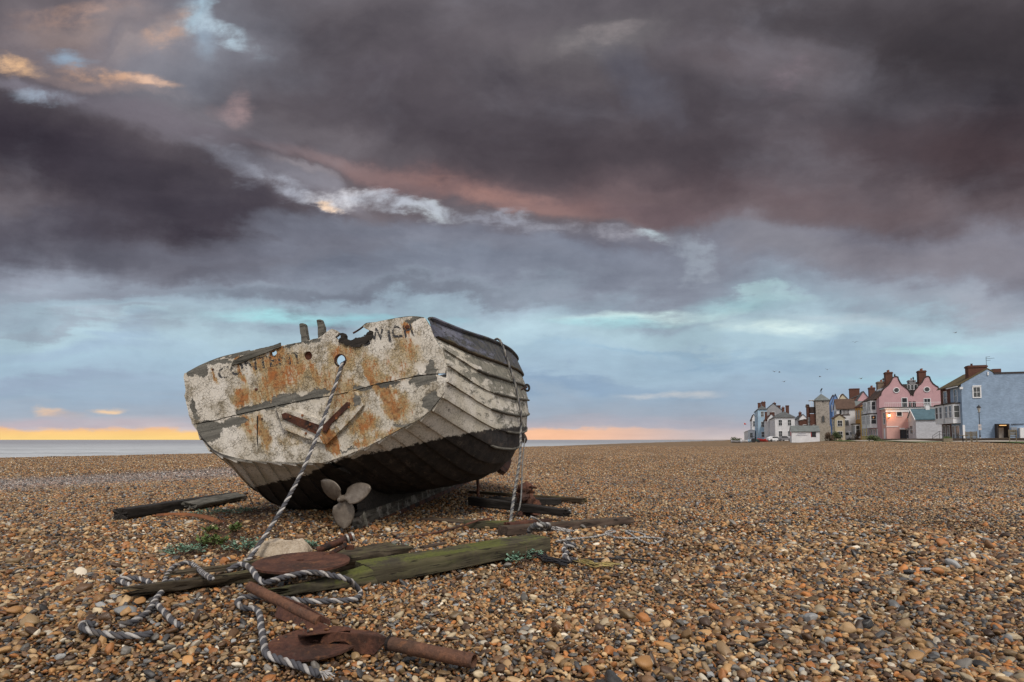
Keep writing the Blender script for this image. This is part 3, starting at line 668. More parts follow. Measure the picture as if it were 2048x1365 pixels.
# rusty ring round the fairlead hole
b = MB(); c = tp(685.5, 722); b.tube([(c.x+.062*math.cos(a), -.062, c.z+.062*math.sin(a)) for a in np.linspace(0, 2*math.pi, 25)], .008, 6, caps=False)
b.build('fairlead_ring', m_rust_dark, boat)
# bolts with rust
for q in ((487, 722, .011), (519, 780, .016), (433, 740, .012), (818, 656, .022), (530, 838, .010)):
    p = tp(q[0], q[1]); MB().tube([(p.x, -.056, p.z), (p.x, -.068, p.z), (p.x, -.071, p.z)], [q[2], q[2], q[2]*.6], 8).build('bolt', m_rust_dark, boat)

# hull sections (half breadth, height above keel) at stations along the boat
S0 = [tp(q[0], q[1]) for q in ([(655, 923)]+RIGHT2[::-1][1:]+RIGHT[::-1]+[(855, 638.5)])]
CX = 0.0
S0 = [(max(.03, p.x-CX), p.z) for p in S0]
ST = [(0.0, S0),
 (1.0, [(.06, .40), (.3, .38), (.7, .36), (1.1, .42), (1.42, .62), (1.56, .95), (1.58, 1.35), (1.55, 1.7), (1.47, 2.05)]),
 (2.2, [(.06, .24), (.3, .25), (.7, .22), (1.15, .25), (1.50, .45), (1.66, .84), (1.69, 1.3), (1.66, 1.7), (1.60, 2.08)]),
 (4.0, [(.06, .18), (.3, .19), (.7, .22), (1.15, .31), (1.52, .58), (1.70, .9), (1.76, 1.3), (1.75, 1.68), (1.69, 2.10)]),
 (5.8, [(.06, .2), (.25, .25), (.55, .36), (.9, .55), (1.22, .8), (1.42, 1.1), (1.51, 1.4), (1.53, 1.75), (1.50, 2.14)]),
 (7.0, [(.05, .3), (.15, .4), (.32, .55), (.52, .75), (.7, 1.0), (.83, 1.3), (.9, 1.6), (.93, 1.95), (.95, 2.32)]),
 (7.8, [(.04, .6), (.05, .8), (.07, 1.0), (.09, 1.2), (.1, 1.4), (.12, 1.6), (.14, 1.85), (.15, 2.1), (.17, 2.48)])]
WTS = [(1.25, 1.0), (1.4, 1.06), (1.5, 1.12), (1.6, 1.15), (1.6, 1.15), (1.5, 1.1), (1.4, 1.0)]
NSTR = 13
def resamp(P_, n, wt):
    P_ = np.array(P_, float); 
    # densify with a smooth curve
    pts = spline([(a, b_, 0) for a, b_ in P_], .01); P_ = np.array([(q.x, q.y) for q in pts]+[tuple(P_[-1])])
    L = np.concatenate([[0], np.cumsum(np.hypot(*np.diff(P_, axis=0).T))]); wts = np.concatenate([[0], np.cumsum([1.15, 1.1]+[1]*(n-7)+[wt[1]]*4+[wt[0]])]); wts = wts/wts[-1]*L[-1]
    return np.stack([np.interp(wts, L, P_[:, 0]), np.interp(wts, L, P_[:, 1])], 1)
EDG = np.array([resamp(s_[1], NSTR, w_) for s_, w_ in zip(ST, WTS)]); SY = np.array([s_[0] for s_ in ST])
def hermite(xs_, Y_, xq):
    m_ = np.gradient(Y_, xs_, axis=0); out = []
    for x in xq:
        k = min(max(np.searchsorted(xs_, x)-1, 0), len(xs_)-2); h_ = xs_[k+1]-xs_[k]; t_ = (x-xs_[k])/h_
        out.append((2*t_**3-3*t_**2+1)*Y_[k]+(t_**3-2*t_**2+t_)*h_*m_[k]+(-2*t_**3+3*t_**2)*Y_[k+1]+(t_**3-t_**2)*h_*m_[k+1])
    return np.array(out)
YQ = np.linspace(0, 7.8, 105); EQ = hermite(SY, EDG, YQ)     # (ny, 14, 2)
def strake(mb, k, side, lap=.025, m=0, lift=.0):
    lo, up = EQ[:, k], EQ[:, k+1]; d_ = up-lo; d_ /= np.linalg.norm(d_, axis=1)[:, None]; nrm = np.stack([d_[:, 1], -d_[:, 0]], 1)
    ny = len(YQ); rows = []
    tps = ((0.0, 0.0), (0.0, lap+lift), (.06, lap+lift+.002), (.35, lap*.72+lift), (.7, lap*.38+lift), (1.0, .004+lift))
    for t_, o_ in tps:
        p = lo*(1-t_)+up*t_+nrm*o_
        if t_ in (0.0, .06): p = p+d_*np.array([.006*mnoise.noise(Vector((y*5, k*3.3, side*2+t_*0)))-.004*(o_ > 0) for y in YQ])[:, None]
        rows.append(p)
    rows = np.array(rows)
    # the plank ends stand a few mm past the transom
    yy = YQ.copy(); yy[0] = -.03
    vs = [(side*rows[r, j, 0], yy[j], rows[r, j, 1]) for j in range(ny) for r in range(6)]
    fs = [(j*6+r, j*6+r+1, (j+1)*6+r+1, (j+1)*6+r) for j in range(ny-1) for r in range(5)]
    fs.append(tuple(range(6)))
    if side < 0: fs = [f[::-1] for f in fs]
    mb.add(vs, fs, m)
hull = MB()
for side in (1, -1):
    for k in range(NSTR-1): strake(hull, k, side)
    # close the strip between the first plank and the keel
    p0 = EQ[:, 0]; ny = len(YQ)
    vs = [(0, YQ[j], p0[j, 1]+.01) for j in range(ny)]+[(side*p0[j, 0], YQ[j], p0[j, 1]) for j in range(ny)]
    hull.add(vs, [(j, j+1, ny+j+1, ny+j) for j in range(ny-1)], 0)
hull.build('clinker_planking', m_side, boat, angle=28, fix=False)
sh = MB()
for side in (1, -1): strake(sh, NSTR-1, side, .034, 0, .012)
sh.build('sheer_strake', m_blue, boat, angle=28, fix=False)
# gunwale rail along the top edge, lighter blue, and the grey rubbing strips
def rail(k, half_h, out_, off, y0, y1, side, jag=.0):
    vs, fs = [], []; idx = [j for j in range(len(YQ)) if y0 <= YQ[j] <= y1]
    lo, up = EQ[:, k-1], EQ[:, k]; d_ = up-lo; d_ /= np.linalg.norm(d_, axis=1)[:, None]; nr = np.stack([d_[:, 1], -d_[:, 0]], 1)
    for n_i, j in enumerate(idx):
        s_ = 1.0 if 0 < n_i < len(idx)-1 else .5
        jj = 1+jag*mnoise.noise(Vector((YQ[j]*4, k, side)))
        for a in range(8):
            th_ = 2*math.pi*a/8+math.pi/8; p = EQ[j, k]+nr[j]*(off+out_*s_*jj*math.cos(th_))+d_[j]*(half_h*s_*math.sin(th_)); vs.append((side*p[0], YQ[j], p[1]))
    n = len(idx); fs = [(i*8+a, i*8+(a+1) % 8, (i+1)*8+(a+1) % 8, (i+1)*8+a) for i in range(n-1) for a in range(8)]+[tuple(range(8)), tuple(range((n-1)*8, n*8))[::-1]]
    return vs, fs
b = MB()
for side in (1, -1):
    v_, f_ = rail(NSTR, .026, .040, .02, 0, 7.8, side); b.add(v_, f_)
b.build('gunwale', m_blue, boat)
for k, y0, y1, jg in ((NSTR-1, 0.0, 7.5, .5), (NSTR-2, .9, 7.3, .6), (NSTR-3, 1.5, 7.2, .6), (NSTR-4, 1.2, 7.0, .5), (NSTR-5, 1.9, 6.8, .4), (NSTR-6, 1.2, 6.5, .4)):
    v_, f_ = rail(k, .018, .022, .026, y0, y1, 1, jg); MB().add(v_, f_).build('rubbing_strip', m_wood_grey if k != NSTR-1 else m_wood_brown, boat)

def keelm(t, i):
    v = obc(t); n = t.noise(v, 5, 9, .7); n2 = t.noise(t.mapping(v, sc=(8, 1.5, 14)), 2, 8, .65); y, z = t.sep(v)[1], t.sep(v)[2]
    col = t.mix(t.mapr(n2, .35, .62), (.030, .026, .022), (.10, .09, .075)); col = t.mix(t.mapr(n, .50, .60, 0, .85), col, (.27, .25, .22)); col = t.mix(t.mapr(t.noise(v, 9, 8, .7), .56, .64, 0, .7), col, (.09, .03, .018))
    t.put(i['Base Color'], col); i['Roughness'].default_value = .9; i['Specular IOR Level'].default_value = .15; t.put(i['Normal'], t.bump(n2, .9, .008))
m_keel = mat('keel_flaking', keelm)
# keel, deadwood with propeller aperture, stem
b = MB()
prof = [(.34, .0), (.33, .10), (.32, .16), (.55, .19), (3, .16), (6.5, .3), (7.4, .6), (7.85, 1.6), (8.0, 2.62), (8.12, 2.62), (7.95, 1.5), (7.6, .55), (7.0, .12), (6.2, .0)]
b.xprism(prof, -.055, .055)
b.build('keel', m_keel, boat)
MB().xprism([(.30, .162), (.55, .21), (.58, .50), (.40, .62), (.10, .70), (.0, .735), (.6, .73), (1.5, .52), (3.2, .30), (3.2, .15)], -.050, .050).build('deadwood', m_wood_dark, boat)
MB().box(-.07, .36, -.01, .07, 6.4, .045).build('keel_shoe', m_rust_dark, boat)
MB().xprism([(.40, .02), (.47, .02), (.46, .17), (.44, .20), (.41, .16)], .058, .075).build('keel_splinter', m_wood_grey, boat)

# propeller
hc = tp(685, 998, .10)
def prop_mat(t, i):
    v = obc(t); n = t.noise(v, 14, 8, .65); n2 = t.noise(v, 90, 5, .6)
    col = t.mix(t.mapr(n, .3, .7), (.115, .092, .072), (.19, .16, .13)); col = t.vm('SCALE', col, t.mapr(n2, .3, .7, .85, 1.15))
    t.put(i['Base Color'], col); i['Roughness'].default_value = .5; i['Metallic'].default_value = .35; t.put(i['Normal'], t.bump(n2, .3, .002))
m_prop = mat('old_bronze', prop_mat)
MP = BM @ Matrix.Translation(hc)
prop = bpy.data.objects.new('propeller', None); COL.objects.link(prop); prop.parent = boat; prop.location = hc
b = MB(); b.tube([(0, .06, 0), (0, -.02, 0), (0, -.05, 0), (0, -.075, 0)], [.036, .042, .034, .026], 20); b.tube([(0, -.075, 0), (0, -.10, 0), (0, -.103, 0)], [.022, .020, .012], 12)
b.build('hub', m_prop, prop)
for (bx, by, ln) in ((659, 975, .29), (722, 983, .325), (688, 1036, .305)):
    p = tp(bx, by, .10)-hc; an = math.atan2(p.z, p.x); vs = []; nu, nv = 22, 12; L = ln*1.06
    for iu in range(nu):
        u = iu/(nu-1); wd = .112*(math.sin(math.pi*min(1, u*.93+.07)**.82))**.62*(1 if u < .99 else .05)+.004
        if u < .1: wd = .03+.3*u
        for iv in range(nv):
            s_ = (iv/(nv-1)*2-1); r_ = .025+u*(L-.025); tw = R(34)*(1-u*.5); xx = s_*wd*math.cos(tw); yy_ = s_*wd*math.sin(tw)-.02*(1-s_*s_)
            vs.append((r_*math.cos(an)-xx*math.sin(an), -.0+yy_, r_*math.sin(an)+xx*math.cos(an)))
    fs = [(a*nv+c_, a*nv+c_+1, (a+1)*nv+c_+1, (a+1)*nv+c_) for a in range(nu-1) for c_ in range(nv-1)]
    o = mesh_obj('blade', vs, fs, m_prop, prop, None, True, None); sm_ = o.modifiers.new('s', 'SOLIDIFY'); sm_.thickness = .009; sm_.offset = 0
b = MB(); b.tube([tuple(hc+Vector((0, .05, 0))), tuple(hc+Vector((0, .55, .02)))], .024, 12); b.build('propeller_shaft', m_rust_dark, boat)

# rudder-stock chocks in a V with rusted straps
def slab(name, pts, y0, y1, m, parent=boat, bev=.004, amp=.0):
    P_ = t2(pts); P_ = rough_poly(P_, amp, .03) if amp else P_
    o = MB().prism(P_, y0, y1).build(name, m, parent)
    if bev: q = o.modifiers.new('b', 'BEVEL'); q.width = bev; q.segments = 2; q.limit_method = 'ANGLE'
    return o
slab('chock', [(559, 812), (600, 824), (645, 838), (662, 868), (658, 888), (612, 873), (575, 858)], -.095, -.0555, m_transom, amp=.006)
slab('chock', [(706, 783), (722, 786), (734, 812), (700, 850), (661, 889), (652, 868), (655, 848)], -.105, -.0558, m_transom, amp=.006)
slab('strap', [(573, 829), (580, 826), (648, 851), (652, 858), (645, 869), (640, 868), (575, 838)], -.112, -.0952, m_rust_dark, bev=.002)
slab('strap', [(702, 805), (708, 806), (708, 813), (672, 848), (662, 866), (654, 862), (656, 850)], -.122, -.1052, m_rust_dark, bev=.002)
for q in ((581, 834, .113), (620, 850, .113), (640, 860, .113), (673, 837, .123), (698, 815, .123), (605, 831, .096), (612, 867, .096)):
    p = tp(q[0], q[1], -q[2]); MB().tube([(p.x, -q[2], p.z), (p.x, -q[2]-.010, p.z)], .013, 6).build('bolt', m_rust_bright, boat)
slab('crack', [(519, 833), (522, 832), (521, 870), (522, 903), (519, 880)], -.0565, -.054, m_wood_dark, bev=0)

# lettering, worn
def letm(t, i):
    v = obc(t); n = t.noise(v, 22, 8, .7); n2 = t.noise(v, 70, 5, .7); x = t.sep(v)[0]
    a = t.mapr(t.math('ADD', t.math('MULTIPLY', n, .6), t.math('MULTIPLY', n2, .5)), .515, .545, 1, 0)
    t.put(i['Base Color'], (.035, .035, .04, 1)); t.put(i['Alpha'], a); i['Roughness'].default_value = .7
m_let = mat('worn_black_lettering', letm)
letm2 = lambda t, i: (letm(t, i), [setattr(n.inputs['From Min'], 'default_value', .575) or setattr(n.inputs['From Max'], 'default_value', .60) for n in t.N if n.type == 'MAP_RANGE'])
m_let2 = mat('worn_black_lettering_less', letm2)
def lettering(word, px0, py0, px1, py1, hgt, m=None):
    a, b_ = tp(px0, py0, -.0635), tp(px1, py1, -.0635); d_ = (b_-a); wlen = d_.length
    cu = bpy.data.curves.new('lettering', 'FONT'); cu.body = word; cu.size = 1.0; cu.extrude = 0.006; cu.offset = .012; ob = bpy.data.objects.new('tmp', cu); COL.objects.link(ob); bpy.context.view_layer.update()
    me = bpy.data.meshes.new_from_object(ob.evaluated_get(bpy.context.evaluated_depsgraph_get())); bpy.data.objects.remove(ob)
    X = [v.co.x for v in me.vertices]; Yv = [v.co.y for v in me.vertices]; x0, x1, hh = min(X), max(X), max(Yv)
    an = math.atan2(d_.z, d_.x)
    for v in me.vertices:
        lx = (v.co.x-x0)/(x1-x0)*wlen; lz = v.co.y/hh*hgt+.03*math.sin(lx/wlen*math.pi)
        v.co = Vector((a.x+lx*math.cos(an)-lz*math.sin(an), -.0635-v.co.z*.2, a.z+lx*math.sin(an)+lz*math.cos(an)))
    me.materials.clear(); me.materials.append(m or m_let); o = bpy.data.objects.new('lettering', me); COL.objects.link(o); o.parent = boat; return o
lettering('CONTENT', 438, 760, 606, 726, .125)
# only what is left of the port name beside the rotten gap
lettering('S', 730, 695, 742, 691, .10, m_let2); lettering('W', 743, 688, 770, 683, .13, m_let2); lettering('I', 778, 685, 783, 684, .125, m_let2); lettering('C', 788, 682, 806, 676, .125, m_let2); lettering('H', 811, 677, 828, 672, .125, m_let2)
lettering('P', 703, 697, 713, 695, .05)

# things left sticking up inside the stern, rotten edge, bent strip
def post(pts, y, w_, name='timberhead'):
    P_ = [tp(q[0], q[1], y) for q in pts]; cx = P_[0]
    poly = [(p.x, p.z) for p in P_]
    o = MB().prism(poly, y, y+w_).build(name, m_wood_grey, boat); q = o.modifiers.new('b', 'BEVEL'); q.width = .006; q.segments = 2; return o
post([(598, 649), (600, 647), (606, 646.5), (609, 650), (611, 662), (612, 669), (615, 684), (616, 700), (604, 700), (602, 682), (601.5, 671), (600, 668)], .25, .08)
post([(632.5, 641), (634, 639.5), (641, 639), (643, 644), (647, 655), (647, 668), (644, 670), (648, 680), (648, 700), (637, 700), (636, 678), (635, 668), (635, 655)], .25, .08)
def rotpoly(pts, y, w_, name, m, amp=.02):
    return MB().prism(rough_poly([(p.x, p.z) for p in (tp(q[0], q[1], y) for q in pts)], amp, .015), y, y+w_).build(name, m, boat, smooth=False)
rotpoly([(676, 684), (680, 672), (676, 668), (684, 666), (690, 671), (689, 679), (700, 681), (716, 676), (730, 672), (738, 660), (746, 664), (744, 676), (730, 688), (712, 695), (690, 690)], -.078, .09, 'rotten_edge', m_wood_dark)
rotpoly([(466, 722), (500, 704), (527, 696), (546, 691), (560, 685.5), (561, 694), (530, 706), (505, 716), (478, 727), (462, 731)], -.085, .022, 'broken_capping', m_wood_grey, .004)
pp = [tp(q[0], q[1], -.01) for q in ((758, 646), (742, 647), (733, 648), (729, 651), (722, 657), (713, 663), (704, 668))]
MB().tube(spline([tuple(p) for p in pp], .02), .010, 6).build('bent_strip', m_rust_dark, boat)
pp = [tp(q[0], q[1], -.02) for q in ((376, 748), (402, 734), (439, 719), (470, 711), (500, 704))]
MB().tube(spline([tuple(p+Vector((0, 0, .008))) for p in pp], .03), .014, 6).build('top_capping', m_wood_grey, boat)
pp = [tp(q[0], q[1], -.025) for q in ((756, 646), (797, 638), (826, 635), (852, 638))]
MB().tube(spline([tuple(p+Vector((0, 0, .004))) for p in pp], .03), .010, 6).build('top_capping', m_wood_grey, boat)

# bilge keels on the starboard bottom, grounding chocks
def along(k, y):
    j = int(np.clip(y/7.8*(len(YQ)-1), 0, len(YQ)-1)); return EQ[j, k]
for (y0, y1, k, hh) in ((3.0, 4.9, 5, .13), (4.4, 6.2, 7, .12)):
    b = MB(); rows = []
    for y in np.linspace(y0, y1, 12):
        p = along(k, y); q = along(k+1, y); d_ = (q-p)/np.linalg.norm(q-p); n_2 = np.array([d_[1], -d_[0]]); tt = (y-y0)/(y1-y0); h_ = hh*min(1, 6*tt+.4, 6*(1-tt)+.3)
        rows.append([p-d_*.03, p-d_*.035+n_2*h_, p+d_*.035+n_2*h_, p+d_*.03])
        rows[-1] = [(c_[0], y, c_[1]) for c_ in rows[-1]]
    vs = [p for r_ in rows for p in r_]; n = len(rows)
    b.add(vs, [(i*4+a, i*4+(a+1) % 4, (i+1)*4+(a+1) % 4, (i+1)*4+a) for i in range(n-1) for a in range(4)]+[(0, 1, 2, 3), tuple(range(4*n-4, 4*n))[::-1]])
    b.build('bilge_keel', m_rust if k == 5 else m_wood_red, boat)
# ring fitting on the far side of the bow quarter
b = MB(); cpt = BI @ at(1054, 776, 9.9)
b.tube([(cpt.x+.035*math.cos(a), cpt.y+.02*math.sin(a), cpt.z+.052*math.sin(a)) for a in np.linspace(0, 2*math.pi, 17)], .018, 8, caps=False); b.build('fender_ring', m_wood_dark, boat)
b = MB(); b.tube([(cpt.x-.10, cpt.y, cpt.z-.01), (cpt.x, cpt.y, cpt.z+.01)], .016, 6); b.build('ring_bolt', m_rust_dark, boat)
# ------------------------------------------------------------------ timbers
def on(px, py, h=0.0): return gp(px, py, h)
def timber(name, label, cat, a, b_, wd, ht, m, seed=0, rough=.006, ends=(.02, .02), lift=0.0, taper=(1, 1), roll=0.0, n=36, group=None, sag=0.0, tz=None, corner=.745):
    """a, b_: ground points under the ends of the front bottom edge; the timber extends to the far side by wd"""
    a, b_ = Vector(a), Vector(b_); d_ = b_-a; L = d_.length; X = d_.normalized(); Yv = Vector((-X.y, X.x, 0)).normalized()
    if Yv.y < 0: Yv = -Yv
    Z = X.cross(Yv)
    if Z.z < 0: Z = -Z
    Mx = Matrix((( X.x, Yv.x, Z.x, a.x), (X.y, Yv.y, Z.y, a.y), (X.z, Yv.z, Z.z, a.z+lift+.018), (0, 0, 0, 1))) @ Matrix.Rotation(roll, 4, 'X')
    nr = 28; vs = []
    for i in range(n+1):
        t_ = i/n; k = taper[0]*(1-t_)+taper[1]*t_; zk = k if tz is None else tz[0]*(1-t_)+tz[1]*t_
        for q in range(nr):
            an = 2*math.pi*(q+.5)/nr; c_, s_ = math.cos(an), math.sin(an)
            sq = 1/max(abs(c_), abs(s_)); sq = min(sq, 1/ (corner)) if corner else sq
            y = wd/2+c_*sq*wd/2*k; z = ht/2+s_*sq*ht/2*zk
            x = t_*L; nz = mnoise.noise(Vector((x*1.2+seed, y*14, z*14+seed)))+.6*mnoise.noise(Vector((x*5+seed, y*26, z*26)))
            if i == 0: x -= ends[0]*(1+1.8*mnoise.noise(Vector((seed+q*.9, z*30, y*30))))
            if i == n: x += ends[1]*(1+1.8*mnoise.noise(Vector((seed+3+q*.9, z*30, y*30))))
            y += rough*nz*c_*2; z += rough*nz*s_*2+sag*math.sin(t_*math.pi)
            vs.append((x, y, z))
    fs = [(i*nr+q, i*nr+(q+1) % nr, (i+1)*nr+(q+1) % nr, (i+1)*nr+q) for i in range(n) for q in range(nr)]
    c0 = len(vs); vs += [(-ends[0]*.6, wd/2, ht/2), (L+ends[1]*.6, wd/2, ht/2)]
    fs += [(c0, (q+1) % nr, q) for q in range(nr)]+[(c0+1, n*nr+q, n*nr+(q+1) % nr) for q in range(nr)]
    b = MB(); b.add(vs, fs); o = b.build(name, m, None, True, 38, M_=Mx); return tag(o, label, cat, group)

m_wood_rot = wood_mat('wood_rotten', (.018, .013, .009), (.105, .082, .055), green=.22, sc=1.3, bumpd=.012)
timber('timber_beam', 'long black tarred beam running from the left under the port side of the boat', 'beam', on(256, 1042), on(476, 1004, -.01), .18, .13, m_wood_dark, 1, .003)
timber('plank', 'short grey split plank leaning beside the black beam left of the hull', 'plank', on(394, 1024), on(492, 1003), .20, .06, m_wood_grey, 2, .006, lift=.02, roll=.25, ends=(.05, .02))
timber('plank', 'reddish narrow plank lying on top of the grey split plank left of the hull', 'plank', on(420, 1012, .03), on(488, 994, .03), .07, .025, m_wood_red, 5, .003, roll=.25, lift=.01)
timber('old_beam', 'rough rotten square beam with split end lying under the rusty disc', 'beam', on(337, 1200), on(812, 1124), .29, .125, m_wood_rot, 3, .024, ends=(.12, .05), taper=(.7, 1), tz=(.55, 1.0), lift=-.032, n=80)
timber('splintered_beam', 'ragged upper slab of rotten wood split off beside the rough beam', 'beam', on(376, 1160, .02), on(520, 1140, .02), .10, .05, m_wood_rot, 13, .014, ends=(.09, .06), taper=(.4, 1), n=24)
gb = timber('mossy_beam', 'big square beam green with moss in front of the boat, left end broken off', 'beam', on(742, 1172), on(1101, 1106), .28, .125, m_wood_moss, 4, .004, ends=(.0, .004), lift=-.012, corner=.735)
# its broken, twisted left end as a part
p0 = on(622, 1199); p1 = on(770, 1166)
e_ = timber('broken_end', None, None, p0, p1, .20, .12, m_wood_moss, 6, .010, ends=(.16, .05), taper=(.5, 1.1), tz=(.4, 1.05), lift=-.01, roll=-.12, n=30)
mw = e_.matrix_world.copy(); e_.parent = gb; e_.matrix_parent_inverse = Matrix(); e_.matrix_local = gb.matrix_world.inverted() @ mw
timber('plank', 'straight brown plank with a dark red tip lying right of the mossy beam', 'plank', on(1015, 1077), on(1268, 1053), .15, .085, m_wood_red, 7, .003, ends=(.0, .01), lift=.004, taper=(1, .85))
timber('long_plank', 'longest thin weathered plank farthest behind the hanging rope, right of the hull', 'plank', on(936, 992), on(1162, 1010), .14, .07, m_wood_brown, 8, .003, taper=(.6, 1), lift=.01)
timber('tarred_beam', 'thick black beam end poking out from under the starboard side', 'beam', on(936, 1020, .02), on(1118, 1047), .16, .12, m_wood_dark, 9, .003, ends=(.0, .05), lift=.04, taper=(1, .7))
timber('beam', 'dark beam with a pale top lying between the thick black beam and the longest plank', 'beam', on(980, 1012), on(1118, 1014), .20, .10, m_wood_dark, 10, .003, ends=(.03, .02), lift=.0)
timber('sleeper', 'low half-buried mossy sleeper close behind the straight brown plank', 'beam', on(930, 1060), on(1022, 1060), .14, .075, m_wood_moss, 11, .003, lift=-.01)
timber('rusty_channel', 'rust-red iron channel lying behind the straight brown plank', 'iron bar', on(1022, 1062), on(1100, 1054), .10, .075, m_rust, 12, .001, lift=-.01)
timber('plank', 'dark wet plank half buried in the shingle under the keel', 'plank', on(840, 1045), on(940, 1052), .20, .03, m_wood_red, 14, .004, lift=-.005)
timber('batten', 'thin rust-brown batten lying on the mossy beam top', 'batten', on(851, 1102, .115), on(890, 1094, .115), .05, .015, m_wood_red, 15, .001, lift=.0, roll=.05)

# ------------------------------------------------------------------ irons on the beach
def rod(name, label, cat, pts, r, m): return tag(MB().tube(spline(pts, .03), r, 7).build(name, m), label, cat)
rod('bent_rod', 'crooked black iron rod standing beside the starboard bilge', 'rod', [at(955, 957, 9.3), at(956, 975, 9.3), at(957, 1000, 9.2), at(966, 1020, 8.9), on(978, 1036)], .022, m_rust_dark)
rod('rusty_rod', 'long thin rusty rod lying across the shingle between keel and mossy sleeper', 'rod', [on(790, 1078, .01), on(850, 1070, .02), on(915, 1055, .05), on(955, 1042, .10), on(988, 1036, .13)], .011, m_rust)
rod('wire', 'thin rusty wire poking up left of the hull above the plants', 'wire', [on(455, 1058), on(447, 1043, .08), on(437, 1030, .10)], .006, m_rust_dark)
rod('wire', 'thin dark wire leaning against the port bilge', 'wire', [on(512, 1026), on(506, 1010, .06), at(498, 992, 8.0)], .006, m_rust_dark)
def strip():
    pts = spline([on(312, 1033, .02), on(345, 1031, .05), on(388, 1033, .05), on(420, 1040, .04), on(444, 1051, .01)], .04); b = MB(); vs = []
    for i, p in enumerate(pts):
        t_ = i/len(pts); w2 = .012+.045*t_; vs += [p+Vector((0, -w2, .0)), p+Vector((0, -w2, .006)), p+Vector((0, w2, .03)), p+Vector((0, w2, .024))]
    n = len(pts); b.add(vs, [(i*4+a, i*4+(a+1) % 4, (i+1)*4+(a+1) % 4, (i+1)*4+a) for i in range(n-1) for a in range(4)]+[(3, 2, 1, 0), (4*n-4, 4*n-3, 4*n-2, 4*n-1)])
    tag(b.build('rusty_strip', m_rust_bright), 'curved bright rusty iron strip lying in front of the long black beam', 'iron strip')
strip()
# round plate with a hole and its bent arm
def disc_mesh(R_, th_, hole, n=64, amp=.006, cx=0, cy=0):
    b = MB(); vs = []
    for z, rr_ in ((0, R_), (th_, R_), (th_, hole), (0, hole)):
        for k in range(n):
            a = 2*math.pi*k/n; q = 1+amp*mnoise.noise(Vector((math.cos(a)*4, math.sin(a)*4, R_*9)))*(1 if rr_ == R_ else 4)
            vs.append((math.cos(a)*rr_*q+(cx if rr_ != R_ else 0), math.sin(a)*rr_*q+(cy if rr_ != R_ else 0), z))
    b.add(vs, [(s_*n+k, s_*n+(k+1) % n, ((s_+1) % 4)*n+(k+1) % n, ((s_+1) % 4)*n+k) for s_ in range(4) for k in range(n)]); return b
pc = on(604, 1127, .165)
dw = empty('mooring_plate', Matrix.Translation(pc) @ Matrix.Rotation(R(1.5), 4, 'X'), 'large round rusty iron disc lying flat on the rotten beam, arm bolted to it', 'iron plate')
o = disc_mesh(.312, .014, .024, cx=-.02, cy=.03).build('disc', m_rust, dw)
def loc(parent, p): return parent.matrix_world.inverted() @ Vector(p)
bar = [loc(dw, on(645, 1116, .182)), loc(dw, on(668, 1104, .215)), loc(dw, on(690, 1092, .25))]
MB().tube(bar, .018, 8).build('link_bar', m_rust_dark, dw)
pj = [loc(dw, q) for q in (on(634, 1101, .20), on(662, 1091, .235), on(690, 1079, .28), on(706, 1073, .30))]
MB().tube(pj, [.026, .028, .028, .030], 12).build('arm_pipe', m_rust_dark, dw)
m_collar = plain('grey_metal', (.30, .29, .27), .45, .3, 20, .001, metal=.4)
for a, c_ in ((.15, .35), (.78, 1.02)):
    q0 = pj[2].lerp(pj[3], a); q1 = pj[2].lerp(pj[3], c_); MB().tube([q0, q1], .036, 14).build('collar', m_collar, dw)
MB().tube([pj[2]+Vector((.0, 0, -.02)), bar[2]], .015, 8).build('pin', m_rust_dark, dw)
MB().box(-.03, -.02, -.03, .03, .02, .0, M_=Matrix.Translation(bar[2]+Vector((.03, .02, .0)))).build('lug', m_rust_dark, dw)

# two tubes hinged by plates: old rusty fitting in the foreground
hb = on(628, 1290, .03)
fit = empty('rusty_pipe_fitting', Matrix.Translation(hb), 'rusty fitting of two pipes joined by plates on a disc, nearest the camera', 'pipe fitting')
L_ = lambda p: Vector(p)-hb
b = disc_mesh(.215, .010, .02, 56, .03); o = b.build('base_disc', m_rust, fit); o.rotation_euler = (R(3), R(-2), 0); o.location = L_(on(628, 1288, .035))
a0, a1 = L_(on(500, 1174, .15)), L_(on(640, 1243, .065))
m_ext = a0.lerp(a1, .0)
q = a0-(a1-a0).normalized()*.012
MB().tube([q, a0, a0.lerp(a1, .5), a1], [.021, .028, .029, .029], 24).build('pipe', m_pipe, fit)
dA = (a1-a0).normalized(); sd_ = Vector((dA.y, -dA.x, 0)).normalized()
if sd_.y > 0: sd_ = -sd_
def plate(name, pts, th_, m=m_rust, amp=0):
    """flat plate through 3D local points, thickened along its normal"""
    P_ = [Vector(p) for p in pts]; nrm = (P_[1]-P_[0]).cross(P_[2]-P_[0]).normalized()*th_; n = len(P_)
    b = MB(); b.add(P_+[p+nrm for p in P_], [tuple(range(n))[::-1], tuple(range(n, 2*n))]+[(i, (i+1) % n, (i+1) % n+n, i+n) for i in range(n)])
    o = b.build(name, m, fit); q_ = o.modifiers.new('b', 'BEVEL'); q_.width = .002; q_.segments = 1; return o
c0 = a0.lerp(a1, .48); c1 = a0.lerp(a1, 1.12)
plate('gusset', [c0+sd_*.02-Vector((0, 0, .01)), c0+sd_*.035-Vector((0, 0, .07)), a0.lerp(a1, .85)+sd_*.05-Vector((0, 0, .05)), c1+sd_*.03-Vector((0, 0, .015)), c1+sd_*.0+Vector((0, 0, .0))], .008)
plate('rib', [c0+Vector((0, 0, .033)), a0.lerp(a1, .8)+Vector((0, 0, .043)), c1+Vector((0, 0, .028)), c1+Vector((0, 0, .0)), c0+Vector((0, 0, .0))], .008)
Gp = lambda px, py, h: L_(on(px, py, h))
